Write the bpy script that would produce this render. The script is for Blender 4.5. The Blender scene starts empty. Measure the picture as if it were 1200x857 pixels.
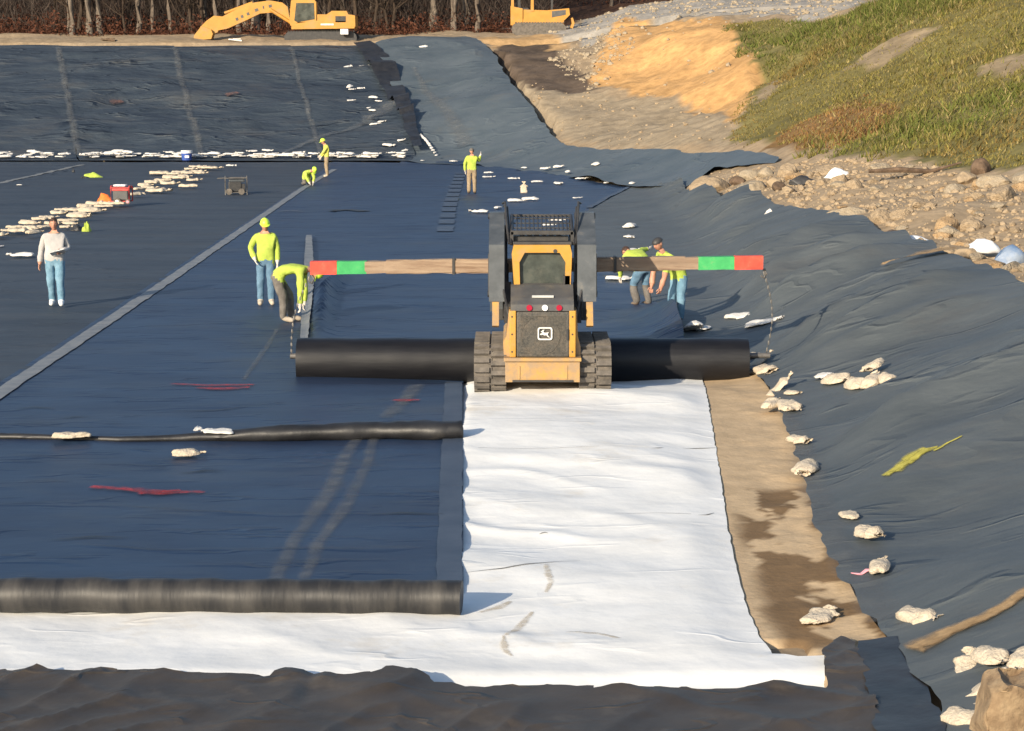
import bpy, bmesh, math, random
import numpy as np
from mathutils import Vector, Matrix, Quaternion
from mathutils.geometry import delaunay_2d_cdt
random.seed(7)
R = math.radians
scene = bpy.context.scene
C = scene.collection

# ---------------------------------------------------------------- camera, sky, sun, exposure
H, F, HY = 4.9, 2400.0, 81.0                 # camera height, focal length and horizon row in photo pixels (1200 x 857)
TH = math.atan((428.5 - HY) / F)
cam = bpy.data.objects.new('camera', bpy.data.cameras.new('camera'))
C.objects.link(cam)
cam.location = (0, 0, H)
cam.rotation_euler = (math.pi/2 - TH, 0, 0)
cam.data.sensor_width = 36; cam.data.lens = 36*F/1200
cam.data.clip_end = 5000; cam.data.clip_start = .1
scene.camera = cam
SUN_EL, SUN_AZ = R(20), R(33)                # the sun stands low behind the camera, to its left
w = bpy.data.worlds.new('World'); scene.world = w; w.use_nodes = True
nt = w.node_tree; bg = nt.nodes['Background']
sky = nt.nodes.new('ShaderNodeTexSky'); sky.sky_type = 'NISHITA'; sky.sun_disc = False
sky.sun_elevation = SUN_EL; sky.sun_rotation = R(180) + SUN_AZ
nt.links.new(sky.outputs[0], bg.inputs[0]); bg.inputs[1].default_value = .13
sun = bpy.data.objects.new('sun', bpy.data.lights.new('sun', 'SUN')); C.objects.link(sun)
sun.data.energy = 4.6; sun.data.angle = R(.6); sun.data.color = (1, .86, .66)
sun.rotation_euler = Vector((math.sin(SUN_AZ)*math.cos(SUN_EL), math.cos(SUN_AZ)*math.cos(SUN_EL), -math.sin(SUN_EL))).to_track_quat('-Z', 'Y').to_euler()
vs = scene.view_settings
vs.view_transform = 'Standard'; vs.look = 'None'; vs.gamma = 1; vs.exposure = .55

# ---------------------------------------------------------------- small maths
def hash2(i, j, s):
    v = np.sin(i*127.1 + j*311.7 + s*74.7)*43758.5453
    return v - np.floor(v)
def vn(x, y, s=0):
    x = np.asarray(x, float); y = np.asarray(y, float)
    i = np.floor(x); j = np.floor(y); u = x-i; v = y-j
    u = u*u*(3-2*u); v = v*v*(3-2*v)
    a = hash2(i, j, s); b = hash2(i+1, j, s); c = hash2(i, j+1, s); d = hash2(i+1, j+1, s)
    return (a*(1-u)+b*u)*(1-v) + (c*(1-u)+d*u)*v*1.0
def fbm(x, y, s=0, o=4):
    t = 0; a = .5; f = 1
    for k in range(o):
        t = t + a*vn(np.asarray(x)*f, np.asarray(y)*f, s+k*13); a *= .5; f *= 2.03
    return t
def ridge(x, y, s=0):
    return 1 - np.abs(2*vn(x, y, s) - 1)
def sstep(a, b, x):
    t = np.clip((x-a)/(b-a), 0, 1); return t*t*(3-2*t)
FW = np.array([0, math.cos(TH), -math.sin(TH)]); UP = np.array([0, math.sin(TH), math.cos(TH)])
def ray(px, py):
    d = np.array([1., 0, 0])*(px-600)/F + UP*(428.5-py)/F + FW
    return d/d[1]
def P(px, py, d):
    v = ray(px, py)*d; return (v[0], v[1], H+v[2])
def G(px, py):                                # on the flat floor
    v = ray(px, py); t = -H/v[2]; return (v[0]*t, v[1]*t, 0.)

# ---------------------------------------------------------------- terrain heights from surveyed points
toe = [(2.75, 8, 0), (2.9, 14, 0)] + [G(*p) for p in [(1000, 720), (962, 600), (937, 520), (890, 440), (851, 370), (806, 290), (745, 218), (650, 202), (560, 192), (500, 188)]]
crest = [(8.3, 8, 1.6), (8.2, 20, 1.6)] + [P(*p) for p in [(1200, 340, 32), (1090, 300, 38.7), (1000, 262, 47), (920, 245, 55), (915, 190, 72), (860, 178, 80), (760, 178, 90), (690, 176, 97), (650, 155, 107), (622, 125, 115), (600, 98, 122), (577, 62, 136), (545, 44, 140)]]
pts = list(toe) + list(crest)
pts += [P(*p) for p in [(425, 57, 141), (448, 90, 133), (470, 135, 122), (455, 49, 141.5), (500, 110, 128), (540, 130, 117)]]
for x in (-1500, -800, -300, 0, 120, 240, 360):
    pts += [G(x, 189), P(x, 56, 141), P(x, 48, 144.5), P(x, 43, 150)]
for y in (14, 18, 22, 26, 30, 35, 40, 48, 56, 64, 72, 80, 88, 96):
    for x in (-80, -50, -30, -20, -12, -7, -3, 0):
        pts.append((x+.01*y, y, 0))
for y in (18, 24, 30, 38, 48, 58, 70): pts.append((2.6+.01*y, y, 0))
for x in (-80, -40, -15, 0, 6, 15, 60): pts += [(x, 4, 2.7), (x, -28, 3.2)]
pts += [(12, 10, 1.9), (12, 20, 1.8), (20, 20, 3), (70, 20, 8), (70, 60, 14), (75, 120, 18), (60, 160, 18)]
pts += [P(*p) for p in [(1350, 300, 40), (1200, 280, 42), (1050, 220, 56), (980, 205, 65), (930, 200, 69),
    (1350, 225, 46), (1200, 203, 52), (1050, 178, 62), (960, 174, 72), (865, 168, 85),
    (1350, 100, 62), (1200, 100, 70), (1050, 100, 82), (950, 100, 92), (885, 100, 103),
    (1350, -20, 80), (1200, 0, 88), (1050, 10, 105), (950, 25, 118), (850, 28, 125),
    (1350, -60, 100), (1200, -30, 110), (1050, -8, 128), (950, 14, 136), (850, 14, 139),
    (1000, -8, 162), (900, -6, 160), (830, -2, 160), (760, 6, 158), (690, 28, 155), (620, 38, 152), (560, 40, 150),
    (860, 142, 104), (800, 112, 112), (730, 98, 120), (700, 62, 134), (720, 24, 146), (785, 18, 143),
    (750, 172, 95), (740, 130, 110), (680, 130, 114), (640, 100, 124), (690, 106, 122), (600, 60, 139), (660, 62, 137), (580, 46, 143), (640, 46, 145)]]
for x in (-80, -40, -18, -6, 4):
    pts += [(x, 165, 8.6), (x, 205, 15), (x, 255, 21)]
for x in (14, 26, 45): pts += [(x, 178, 11.2), (x, 205, 16), (x, 255, 22)]
v2 = [Vector((p[0], p[1])) for p in pts]
ne = len(toe)
edges = [(i, i+1) for i in range(ne-1)] + [(ne+i, ne+i+1) for i in range(len(crest)-1)]
vo, _, fo, ov, _, _ = delaunay_2d_cdt(v2, edges, [], 0, 1e-4)
zz = []
for k, o in enumerate(ov):
    if o: zz.append(pts[o[0]][2])
    else: zz.append(min(pts, key=lambda q: (q[0]-vo[k].x)**2 + (q[1]-vo[k].y)**2)[2])
GX0, GY0, GS = -80., -28., .5
NX, NY = 301, 565
gx = GX0 + GS*np.arange(NX); gy = GY0 + GS*np.arange(NY)
HG = np.full((NY, NX), np.nan)
for f in fo:
    for k in range(1, len(f)-1):
        a, b, c = vo[f[0]], vo[f[k]], vo[f[k+1]]
        za, zb, zc = zz[f[0]], zz[f[k]], zz[f[k+1]]
        i0 = max(0, int((min(a.x, b.x, c.x)-GX0)/GS)); i1 = min(NX-1, int((max(a.x, b.x, c.x)-GX0)/GS)+1)
        j0 = max(0, int((min(a.y, b.y, c.y)-GY0)/GS)); j1 = min(NY-1, int((max(a.y, b.y, c.y)-GY0)/GS)+1)
        if i1 < i0 or j1 < j0: continue
        X, Y = np.meshgrid(gx[i0:i1+1], gy[j0:j1+1])
        den = (b.y-c.y)*(a.x-c.x) + (c.x-b.x)*(a.y-c.y)
        if abs(den) < 1e-9: continue
        l1 = ((b.y-c.y)*(X-c.x) + (c.x-b.x)*(Y-c.y))/den
        l2 = ((c.y-a.y)*(X-c.x) + (a.x-c.x)*(Y-c.y))/den
        l3 = 1-l1-l2
        m = (l1 > -1e-6) & (l2 > -1e-6) & (l3 > -1e-6)
        HG[j0:j1+1, i0:i1+1][m] = (l1*za + l2*zb + l3*zc)[m]
for j in range(NY):
    r = HG[j]; ok = ~np.isnan(r)
    if ok.any(): HG[j] = np.interp(gx, gx[ok], r[ok])
    else: HG[j] = HG[j-1]
def blur(A, s):
    n = int(3*s)+1; k = np.exp(-.5*(np.arange(-n, n+1)/s)**2); k /= k.sum()
    B = np.pad(A, n, mode='edge')
    B = sum(k[i]*B[:, i:i+A.shape[1]] for i in range(2*n+1))
    return sum(k[i]*B[i:i+A.shape[0], :] for i in range(2*n+1))
HA, HB = blur(HG, 1.2), blur(HG, 3.)
wf = sstep(45, 85, gy)[:, None]
HG = HA*(1-wf) + HB*wf
def hh(x, y):
    x = np.asarray(x, float); y = np.asarray(y, float)
    u = np.clip((x-GX0)/GS, 0, NX-1.001); v = np.clip((y-GY0)/GS, 0, NY-1.001)
    i = u.astype(int); j = v.astype(int); u = u-i; v = v-j
    z = (HG[j, i]*(1-u)+HG[j, i+1]*u)*(1-v) + (HG[j+1, i]*(1-u)+HG[j+1, i+1]*u)*v
    pad = np.exp(-((x-.6)/2.6)**2)                                   # the loader stands on a slight rise
    return z + pad*(.11*sstep(20, 28, y)*(1-sstep(30.6, 32.2, y)) - .12*sstep(31, 32.1, y)*(1-sstep(33.5, 36, y)))
DD = np.arange(9., 262., .1)
def at(px, py):
    v = ray(px, py)
    zr = H + v[2]*DD; zt = hh(v[0]*DD, DD)
    k = np.argmax(zr < zt)
    if zr[k] >= zt[k]: k = len(DD)-1
    a, b = DD[max(k-1, 0)], DD[k]
    for _ in range(12):
        m = .5*(a+b)
        if H+v[2]*m < hh(v[0]*m, m): b = m
        else: a = m
    return Vector((v[0]*b, b, float(hh(v[0]*b, b))))
def scale_at(p): return F/(p[1]*math.cos(TH) + (H-p[2])*math.sin(TH))        # photo pixels per metre there
def inpoly(x, y, poly):
    r = np.zeros(np.shape(x), bool); n = len(poly)
    for i in range(n):
        x1, y1 = poly[i][0], poly[i][1]; x2, y2 = poly[(i+1) % n][0], poly[(i+1) % n][1]
        if y1 == y2: continue
        c = ((y1 > y) != (y2 > y)) & (x < (x2-x1)*(y-y1)/(y2-y1)+x1)
        r ^= c
    return r

# ---------------------------------------------------------------- materials
def mat(name, c1, c2=None, scale=3., rough=.7, bump=.3, bscale=None, stretch=(1, 1, 1), metal=0., spec=.5, attr=None, dirt=None, detail=6, contrast=(.35, .65), dirt_scale=1.2, dirt_lo=.52, bdist=.02, lohi=(.62, 1.25), crease=0, cscale=(.5, 1.1), cdist=.05):
    m = bpy.data.materials.new(name); m.use_nodes = True
    n = m.node_tree.nodes; l = m.node_tree.links; p = n['Principled BSDF']
    p.inputs['Roughness'].default_value = rough; p.inputs['Metallic'].default_value = metal
    p.inputs['Specular IOR Level'].default_value = spec
    tc = n.new('ShaderNodeTexCoord'); mp = n.new('ShaderNodeMapping'); mp.inputs['Scale'].default_value = stretch
    l.new(tc.outputs['Object'], mp.inputs['Vector'])
    nz = n.new('ShaderNodeTexNoise'); nz.inputs['Scale'].default_value = scale; nz.inputs['Detail'].default_value = detail; nz.inputs['Roughness'].default_value = .62
    l.new(mp.outputs[0], nz.inputs['Vector'])
    rp = n.new('ShaderNodeMapRange'); rp.inputs[1].default_value, rp.inputs[2].default_value = contrast
    l.new(nz.outputs[0], rp.inputs[0])
    mx = n.new('ShaderNodeMix'); mx.data_type = 'RGBA'
    l.new(rp.outputs[0], mx.inputs[0])
    if attr:
        at_ = n.new('ShaderNodeAttribute'); at_.attribute_name = attr
        hs = n.new('ShaderNodeHueSaturation'); hs.inputs['Value'].default_value = lohi[0]
        hs2 = n.new('ShaderNodeHueSaturation'); hs2.inputs['Value'].default_value = lohi[1]
        l.new(at_.outputs[0], hs.inputs['Color']); l.new(at_.outputs[0], hs2.inputs['Color'])
        l.new(hs.outputs[0], mx.inputs[6]); l.new(hs2.outputs[0], mx.inputs[7])
    else:
        mx.inputs[6].default_value = (*c1, 1); mx.inputs[7].default_value = (*(c2 or [min(1, k*1.35) for k in c1]), 1)
    out = mx.outputs[2]
    if dirt:
        nz2 = n.new('ShaderNodeTexNoise'); nz2.inputs['Scale'].default_value = dirt_scale; nz2.inputs['Detail'].default_value = 8; nz2.inputs['Roughness'].default_value = .7
        l.new(mp.outputs[0], nz2.inputs['Vector'])
        r2 = n.new('ShaderNodeMapRange'); r2.inputs[1].default_value = dirt_lo; r2.inputs[2].default_value = dirt_lo+.22; r2.inputs[4].default_value = .85
        l.new(nz2.outputs[0], r2.inputs[0])
        m2 = n.new('ShaderNodeMix'); m2.data_type = 'RGBA'; m2.inputs[7].default_value = (*dirt, 1)
        l.new(r2.outputs[0], m2.inputs[0]); l.new(out, m2.inputs[6]); out = m2.outputs[2]
    l.new(out, p.inputs['Base Color'])
    if bump:
        nb = n.new('ShaderNodeTexNoise'); nb.inputs['Scale'].default_value = bscale or scale*3; nb.inputs['Detail'].default_value = 5
        l.new(mp.outputs[0], nb.inputs['Vector'])
        bp = n.new('ShaderNodeBump'); bp.inputs['Strength'].default_value = bump; bp.inputs['Distance'].default_value = bdist
        l.new(nb.outputs[0], bp.inputs['Height']); last = bp
        for q in range(2 if crease else 0):                     # long thin creases, broken by a second noise
            mc = n.new('ShaderNodeMapping'); mc.inputs['Scale'].default_value = (cscale[0]*(1+1.1*q), cscale[1]*(1+1.3*q), 1); mc.inputs['Location'].default_value = (3.7*q, 1.9*q, 0); mc.inputs['Rotation'].default_value = (0, 0, .25-.5*q)
            l.new(tc.outputs['Object'], mc.inputs['Vector'])
            cn = n.new('ShaderNodeTexNoise'); cn.inputs['Scale'].default_value = 1; cn.inputs['Detail'].default_value = 2.5; l.new(mc.outputs[0], cn.inputs['Vector'])
            sb = n.new('ShaderNodeMath'); sb.operation = 'SUBTRACT'; sb.inputs[1].default_value = .5; l.new(cn.outputs[0], sb.inputs[0])
            ab = n.new('ShaderNodeMath'); ab.operation = 'ABSOLUTE'; l.new(sb.outputs[0], ab.inputs[0])
            mr = n.new('ShaderNodeMapRange'); mr.inputs[2].default_value = .045; mr.inputs[3].default_value = 1; mr.inputs[4].default_value = 0; l.new(ab.outputs[0], mr.inputs[0])
            mk_ = n.new('ShaderNodeTexNoise'); mk_.inputs['Scale'].default_value = .9; l.new(mc.outputs[0], mk_.inputs['Vector'])
            m3 = n.new('ShaderNodeMapRange'); m3.inputs[1].default_value = .5; m3.inputs[2].default_value = .7; l.new(mk_.outputs[0], m3.inputs[0])
            mu = n.new('ShaderNodeMath'); mu.operation = 'MULTIPLY'; l.new(mr.outputs[0], mu.inputs[0]); l.new(m3.outputs[0], mu.inputs[1])
            b2 = n.new('ShaderNodeBump'); b2.inputs['Strength'].default_value = crease; b2.inputs['Distance'].default_value = cdist
            l.new(mu.outputs[0], b2.inputs['Height']); l.new(last.outputs[0], b2.inputs['Normal']); last = b2
        l.new(last.outputs[0], p.inputs['Normal'])
    return m
def glass(name, c):
    m = mat(name, c, c, rough=.08, bump=0); return m
M = {}
M['soil'] = mat('soil', (1, 1, 1), scale=1.6, rough=.95, bump=.7, bscale=3.5, attr='zone', spec=.1, bdist=.06, lohi=(.78, 1.16))
M['sand'] = mat('sand', (1, 1, 1), scale=3, rough=.95, bump=.5, bscale=14, attr='zone', spec=.1, bdist=.02, lohi=(.88, 1.1))
M['floor_blue'] = mat('smooth_liner', (.008, .020, .052), (.016, .036, .078), scale=.8, stretch=(.6, 1.1, 1), rough=.5, bump=.35, bscale=3, dirt=(.03, .04, .06), dirt_scale=.5, spec=.42, bdist=.03, crease=.55, cscale=(.3, .9), cdist=.06)  # black liner; the blue of the reflected sky is put into its base colour
M['floor_grey'] = mat('grey_liner', (.028, .038, .053), (.048, .060, .076), scale=.5, stretch=(.4, 1.5, 1), rough=.62, bump=.5, bscale=2.5, dirt=(.06, .062, .064), dirt_scale=.6, spec=.3, bdist=.04, crease=.6, cscale=(.25, .8), cdist=.07)
M['slope_far'] = mat('far_slope_liner', (.026, .037, .052), (.046, .060, .076), scale=.35, stretch=(.5, 1, 1), rough=.65, bump=1, bscale=.55, dirt=(.06, .06, .06), dirt_scale=.35, spec=.3, bdist=.6, crease=.6, cscale=(.16, .36), cdist=.4)
M['slope_right'] = mat('textured_liner', (.064, .076, .084), (.088, .101, .108), scale=.8, stretch=(.7, 1.3, 1), rough=.66, bump=.6, bscale=3, dirt=(.075, .078, .08), dirt_scale=.7, spec=.3, bdist=.05, crease=.5, cscale=(.25, .6), cdist=.10)
M['corner'] = mat('pale_textured_liner', (.065, .085, .10), (.095, .115, .13), scale=.4, rough=.6, bump=.6, bscale=1.2, dirt=(.11, .11, .10), dirt_scale=.3, dirt_lo=.55, spec=.3, bdist=.1, crease=.35, cscale=(.16, .16), cdist=.25)
M['seam'] = mat('dusty_seam', (.13, .145, .165), (.21, .22, .225), scale=2.5, rough=.7, bump=.2)
M['edge_blue'] = mat('overlap_edge', (.034, .052, .085), (.055, .075, .11), scale=1.5, rough=.6, bump=.2)
M['dust'] = mat('dust_film', (.13, .14, .15), (.21, .21, .20), scale=2.2, rough=.75, bump=.2, contrast=(.4, .6))
M['black'] = mat('black_liner', (.009, .009, .010), (.022, .022, .024), scale=2, rough=.5, bump=.5, bscale=5, dirt=(.05, .046, .04), dirt_scale=3, dirt_lo=.58)
M['roll'] = mat('roll_liner', (.006, .006, .008), (.011, .011, .013), scale=3, stretch=(.5, 3, 3), rough=.48, bump=.3, bscale=3, spec=.4, dirt=(.03, .03, .03), dirt_scale=.8, dirt_lo=.56)
M['roll_dusty'] = mat('dusty_roll', (.016, .016, .017), (.055, .051, .046), scale=2.2, stretch=(2.4, .5, .35), rough=.55, bump=.3, contrast=(.42, .68))
M['near'] = mat('brown_dusty_liner', (.036, .028, .021), (.060, .047, .035), scale=1.4, rough=.6, bump=.5, bscale=4, bdist=.02, crease=.5, cscale=(.6, .9), cdist=.05, dirt=(.10, .082, .062), dirt_scale=2.2, dirt_lo=.54)
M['white'] = mat('white_geotextile', (.72, .72, .70), (.80, .80, .78), scale=1.2, rough=.95, bump=.35, bscale=4, dirt=(.62, .55, .44), dirt_scale=.55, dirt_lo=.57, spec=.1, bdist=.03, crease=.3, cscale=(.3, .7), cdist=.03)
M['line'] = mat('dark_crease', (.12, .115, .11), (.4, .39, .37), scale=6, rough=.9, bump=0)
M['stain'] = mat('pale_dirt_stain', (.50, .43, .33), (.62, .55, .45), scale=5, rough=.95, bump=0, spec=.1)
M['mud'] = mat('dried_mud', (.24, .16, .085), (.36, .25, .14), scale=5, rough=.95, bump=.5, spec=.1)
M['bag'] = mat('sandbag_cloth', (.47, .40, .305), (.59, .51, .40), scale=7, rough=.92, bump=.9, bscale=14, spec=.15, dirt=(.33, .25, .165), dirt_scale=4, dirt_lo=.54, bdist=.02)
M['bag_white'] = mat('white_sandbag_cloth', (.60, .575, .535), (.70, .675, .63), scale=7, rough=.9, bump=.8, bscale=16, spec=.15, dirt=(.5, .44, .35), dirt_scale=4, dirt_lo=.62, bdist=.01)
M['bag_brown'] = mat('burlap', (.19, .125, .07), (.34, .245, .145), scale=6, rough=.95, bump=.6, bscale=30, dirt=(.10, .07, .04), dirt_scale=4)
M['yellow'] = mat('machine_yellow', (.44, .22, .025), (.51, .265, .04), scale=3, rough=.5, bump=.05, dirt=(.33, .22, .11), dirt_scale=4, dirt_lo=.52)
M['yellow_dirty'] = mat('dusty_yellow', (.43, .24, .06), (.50, .285, .075), scale=3, rough=.6, bump=.1, dirt=(.28, .20, .13), dirt_scale=4, dirt_lo=.36)
M['far_yellow'] = mat('faded_yellow', (.43, .205, .03), (.50, .25, .04), scale=1.5, rough=.55, bump=.05, dirt=(.30, .21, .11), dirt_scale=1.2, dirt_lo=.52)
M['grey'] = mat('loader_grey', (.05, .058, .066), (.085, .095, .105), scale=4, rough=.5, bump=.05, dirt=(.19, .17, .14), dirt_scale=4, dirt_lo=.58)
M['dark'] = mat('dark_steel', (.022, .022, .024), (.045, .043, .042), scale=6, rough=.55, bump=.1)
M['hood'] = mat('hood_grey', (.06, .062, .066), (.09, .09, .09), scale=4, rough=.55, bump=.05, dirt=(.14, .12, .09), dirt_scale=3, dirt_lo=.52)
M['grille'] = mat('grille_mesh', (.045, .045, .042), (.10, .09, .075), scale=30, rough=.7, bump=.5, bscale=90, dirt=(.15, .12, .09), dirt_scale=3, dirt_lo=.50)
M['rubber'] = mat('muddy_rubber', (.085, .076, .066), (.16, .14, .12), scale=6, rough=.9, bump=.4, dirt=(.21, .18, .14), dirt_scale=5, dirt_lo=.55)
M['glass'] = mat('dirty_glass', (.02, .026, .024), (.07, .08, .07), scale=2.5, rough=.22, bump=0, dirt=(.11, .11, .09), dirt_scale=3)
M['red_lens'] = mat('red_lens', (.30, .01, .03), rough=.2, bump=0)
M['white_lens'] = mat('white_lens', (.8, .8, .8), rough=.2, bump=0)
M['decal'] = mat('white_decal', (.55, .55, .52), rough=.5, bump=0)
M['timber'] = mat('weathered_timber', (.20, .13, .085), (.36, .27, .19), scale=4, stretch=(.35, 4, 4), rough=.85, bump=.5, bscale=10, dirt=(.10, .06, .04), dirt_scale=2)
M['red'] = mat('red_paint', (.60, .05, .03), (.74, .085, .05), scale=5, rough=.7, bump=.2, dirt=(.36, .20, .13), dirt_scale=5, dirt_lo=.56)
M['green'] = mat('green_paint', (.03, .30, .09), (.05, .40, .12), scale=5, rough=.7, bump=.2, dirt=(.22, .26, .13), dirt_scale=5, dirt_lo=.56)
M['steel'] = mat('galvanised_steel', (.10, .095, .09), (.17, .16, .15), scale=8, rough=.5, bump=.1, metal=.3)
M['lime'] = mat('lime_cloth', (.34, .44, .06), (.46, .57, .09), scale=4, rough=.85, bump=.5, bscale=11, bdist=.03)
M['lime_dull'] = mat('dusty_lime_cloth', (.50, .52, .07), (.62, .60, .14), scale=5, rough=.85, bump=.5, bscale=11, bdist=.03)
M['lime_hat'] = mat('lime_plastic', (.55, .80, .05), (.62, .86, .08), scale=3, rough=.4, bump=0)
M['jeans'] = mat('blue_denim', (.07, .14, .22), (.13, .23, .33), scale=6, rough=.9, bump=.5, bscale=12, bdist=.03)
M['jeans_pale'] = mat('washed_denim', (.10, .21, .30), (.19, .33, .44), scale=6, rough=.9, bump=.5, bscale=12, bdist=.03)
M['khaki'] = mat('khaki_cloth', (.24, .18, .11), (.34, .26, .17), scale=6, rough=.9, bump=.5, bscale=12, bdist=.03)
M['greycloth'] = mat('grey_work_cloth', (.10, .09, .08), (.17, .155, .14), scale=6, rough=.9, bump=.5, bscale=12, bdist=.03)
M['sweat'] = mat('pale_sweatshirt', (.37, .36, .355), (.46, .445, .435), scale=5, rough=.95, bump=.5, bscale=10, bdist=.03)
M['skin'] = mat('skin', (.42, .20, .13), (.52, .27, .18), scale=8, rough=.6, bump=0)
M['hair'] = mat('dark_hair', (.03, .016, .010), (.06, .03, .02), scale=30, rough=.7, bump=.4)
M['boot'] = mat('boot_leather', (.12, .085, .06), (.2, .15, .11), scale=8, rough=.7, bump=.2)
M['boot_pale'] = mat('dusty_boot', (.36, .30, .23), (.48, .42, .34), scale=8, rough=.8, bump=.2)
M['shoe'] = mat('white_shoe', (.68, .68, .68), (.78, .78, .78), scale=8, rough=.6, bump=.1)
M['eye'] = mat('dark_eye', (.03, .02, .018), rough=.3, bump=0)
M['lip'] = mat('lip', (.30, .10, .08), rough=.5, bump=0)
M['glove'] = mat('pale_glove', (.55, .50, .44), (.66, .6, .53), scale=9, rough=.9, bump=.3)
M['paper'] = mat('paper_sheets', (.30, .31, .33), (.6, .6, .6), scale=9, rough=.8, bump=0)
M['redpaint'] = mat('red_spray_paint', (.20, .015, .02), (.42, .03, .035), scale=9, rough=.8, bump=0)
M['faintred'] = mat('faint_red_paint', (.07, .05, .05), (.14, .07, .055), scale=1.6, rough=.8, bump=0)
M['yelpaint'] = mat('yellow_spray_paint', (.30, .27, .04), (.42, .38, .07), scale=9, rough=.8, bump=0)
M['rock'] = mat('pale_rock', (.27, .205, .135), (.37, .285, .19), scale=3, rough=.92, bump=.8, bscale=7, spec=.2, dirt=(.22, .155, .09), dirt_scale=2, bdist=.06)
M['rock_grey'] = mat('grey_rock', (.27, .22, .155), (.36, .30, .22), scale=3, rough=.92, bump=.8, bscale=7, spec=.2, dirt=(.30, .225, .14), dirt_scale=2, bdist=.06)
M['rock_orange'] = mat('ochre_rock', (.31, .205, .11), (.40, .28, .16), scale=3, rough=.92, bump=.8, bscale=7, spec=.2, bdist=.06)
M['bark'] = mat('tree_bark', (.10, .08, .065), (.19, .155, .125), scale=2.5, stretch=(3, 3, .4), rough=.95, bump=.8, spec=.1, bdist=.05)
M['bark_pale'] = mat('pale_tree_bark', (.12, .10, .08), (.20, .165, .135), scale=2.5, stretch=(3, 3, .4), rough=.95, bump=.8, spec=.1, bdist=.05)
M['bark_dark'] = mat('dark_tree_bark', (.035, .026, .02), (.075, .055, .042), scale=2.5, stretch=(3, 3, .4), rough=.95, bump=.8, spec=.1, bdist=.05)
M['leaf'] = mat('leafcol', (1, 1, 1), scale=2, rough=.8, bump=0, attr='zone', spec=.15)
M['wood_dark'] = mat('rotten_wood', (.07, .045, .028), (.15, .10, .065), scale=5, rough=.95, bump=.8)
M['blue_plastic'] = mat('blue_plastic', (.03, .07, .28), (.05, .10, .36), scale=5, rough=.4, bump=0)
M['blue_sheet'] = mat('blue_grey_plastic_film', (.10, .17, .30), (.24, .28, .34), scale=4, rough=.5, bump=.3)
M['white_plastic'] = mat('white_plastic', (.7, .7, .7), (.78, .78, .78), scale=5, rough=.4, bump=0)
M['red_metal'] = mat('red_enamel', (.42, .045, .04), (.52, .07, .06), scale=5, rough=.45, bump=.05)
M['orange'] = mat('orange_plastic', (.85, .16, .02), (.9, .22, .05), scale=5, rough=.6, bump=.1)
M['pink'] = mat('pink_tag', (.75, .25, .3), (.8, .35, .4), scale=5, rough=.7, bump=0)

def soften(name, src, lo=.35, hi=.75, sc=6):
    """a stain: breaks up and fades out towards its rim"""
    m = M[src].copy(); m.name = name; n = m.node_tree.nodes; l = m.node_tree.links; p = n['Principled BSDF']
    a = n.new('ShaderNodeAttribute'); a.attribute_name = 'rim'
    z = n.new('ShaderNodeTexNoise'); z.inputs['Scale'].default_value = sc; z.inputs['Detail'].default_value = 5
    t = n.new('ShaderNodeTexCoord'); l.new(t.outputs['Object'], z.inputs['Vector'])
    ad = n.new('ShaderNodeMath'); ad.operation = 'MULTIPLY'; l.new(a.outputs['Fac'], ad.inputs[0]); l.new(z.outputs[0], ad.inputs[1])
    r = n.new('ShaderNodeMapRange'); r.inputs[1].default_value = lo; r.inputs[2].default_value = hi; l.new(ad.outputs[0], r.inputs[0])
    l.new(r.outputs[0], p.inputs['Alpha']); M[name] = m
soften('softstain', 'stain', .2, .9, 9); soften('softseam', 'seam', .02, .55, 2.5); soften('softdust', 'dust', .08, 1.7, 4); soften('softred', 'redpaint', .12, .85, 9); soften('softfaint', 'faintred', .1, .6, 3); soften('softyel', 'yelpaint', .1, .45, 12); soften('softmud', 'mud', .12, .45, 7)

# ---------------------------------------------------------------- object helpers
def tag(o, label=None, cat=None, group=None, kind=None):
    if label: o['label'] = label
    if cat: o['category'] = cat
    if group: o['group'] = group
    if kind: o['kind'] = kind
    return o
def link(name, me, mats=None, parent=None, smooth=False):
    o = bpy.data.objects.new(name, me); C.objects.link(o)
    if mats is not None:
        for m in (mats if isinstance(mats, (list, tuple)) else [mats]): me.materials.append(m)
    if parent: o.parent = parent
    if smooth and len(me.polygons): me.polygons.foreach_set('use_smooth', [True]*len(me.polygons))
    return o
def obj(name, bm, m, parent=None, smooth=False, bevel=0):
    if bevel:
        es = [e for e in bm.edges if len(e.link_faces) == 2 and e.calc_face_angle(0) > .5]
        bmesh.ops.bevel(bm, geom=es, offset=bevel, segments=2, profile=.6, affect='EDGES', clamp_overlap=True)
    bmesh.ops.recalc_face_normals(bm, faces=bm.faces)
    if smooth:
        for e_ in bm.edges:
            if len(e_.link_faces) == 2 and e_.calc_face_angle(0) > .9: e_.smooth = False
    me = bpy.data.meshes.new(name); bm.to_mesh(me); bm.free()
    return link(name, me, m, parent, smooth)
def thing(name, label, cat, loc=(0, 0, 0), rz=0, group=None):
    o = bpy.data.objects.new(name, None); C.objects.link(o); o.location = loc; o.rotation_euler = (0, 0, rz)
    o.empty_display_size = .2
    return tag(o, label, cat, group)
def dup(o, loc, rz=0, sc=1, label=None, group=None):
    def cp(s, par):
        c = s.copy(); C.objects.link(c)
        if par: c.parent = par
        for ch in s.children: cp(ch, c)
        return c
    r = cp(o, None); r.location = loc; r.rotation_euler = (0, 0, rz); r.scale = (sc, sc, sc) if not hasattr(sc, '__len__') else sc
    if label: r['label'] = label
    if group: r['group'] = group
    return r
def NB(): return bmesh.new()
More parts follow.
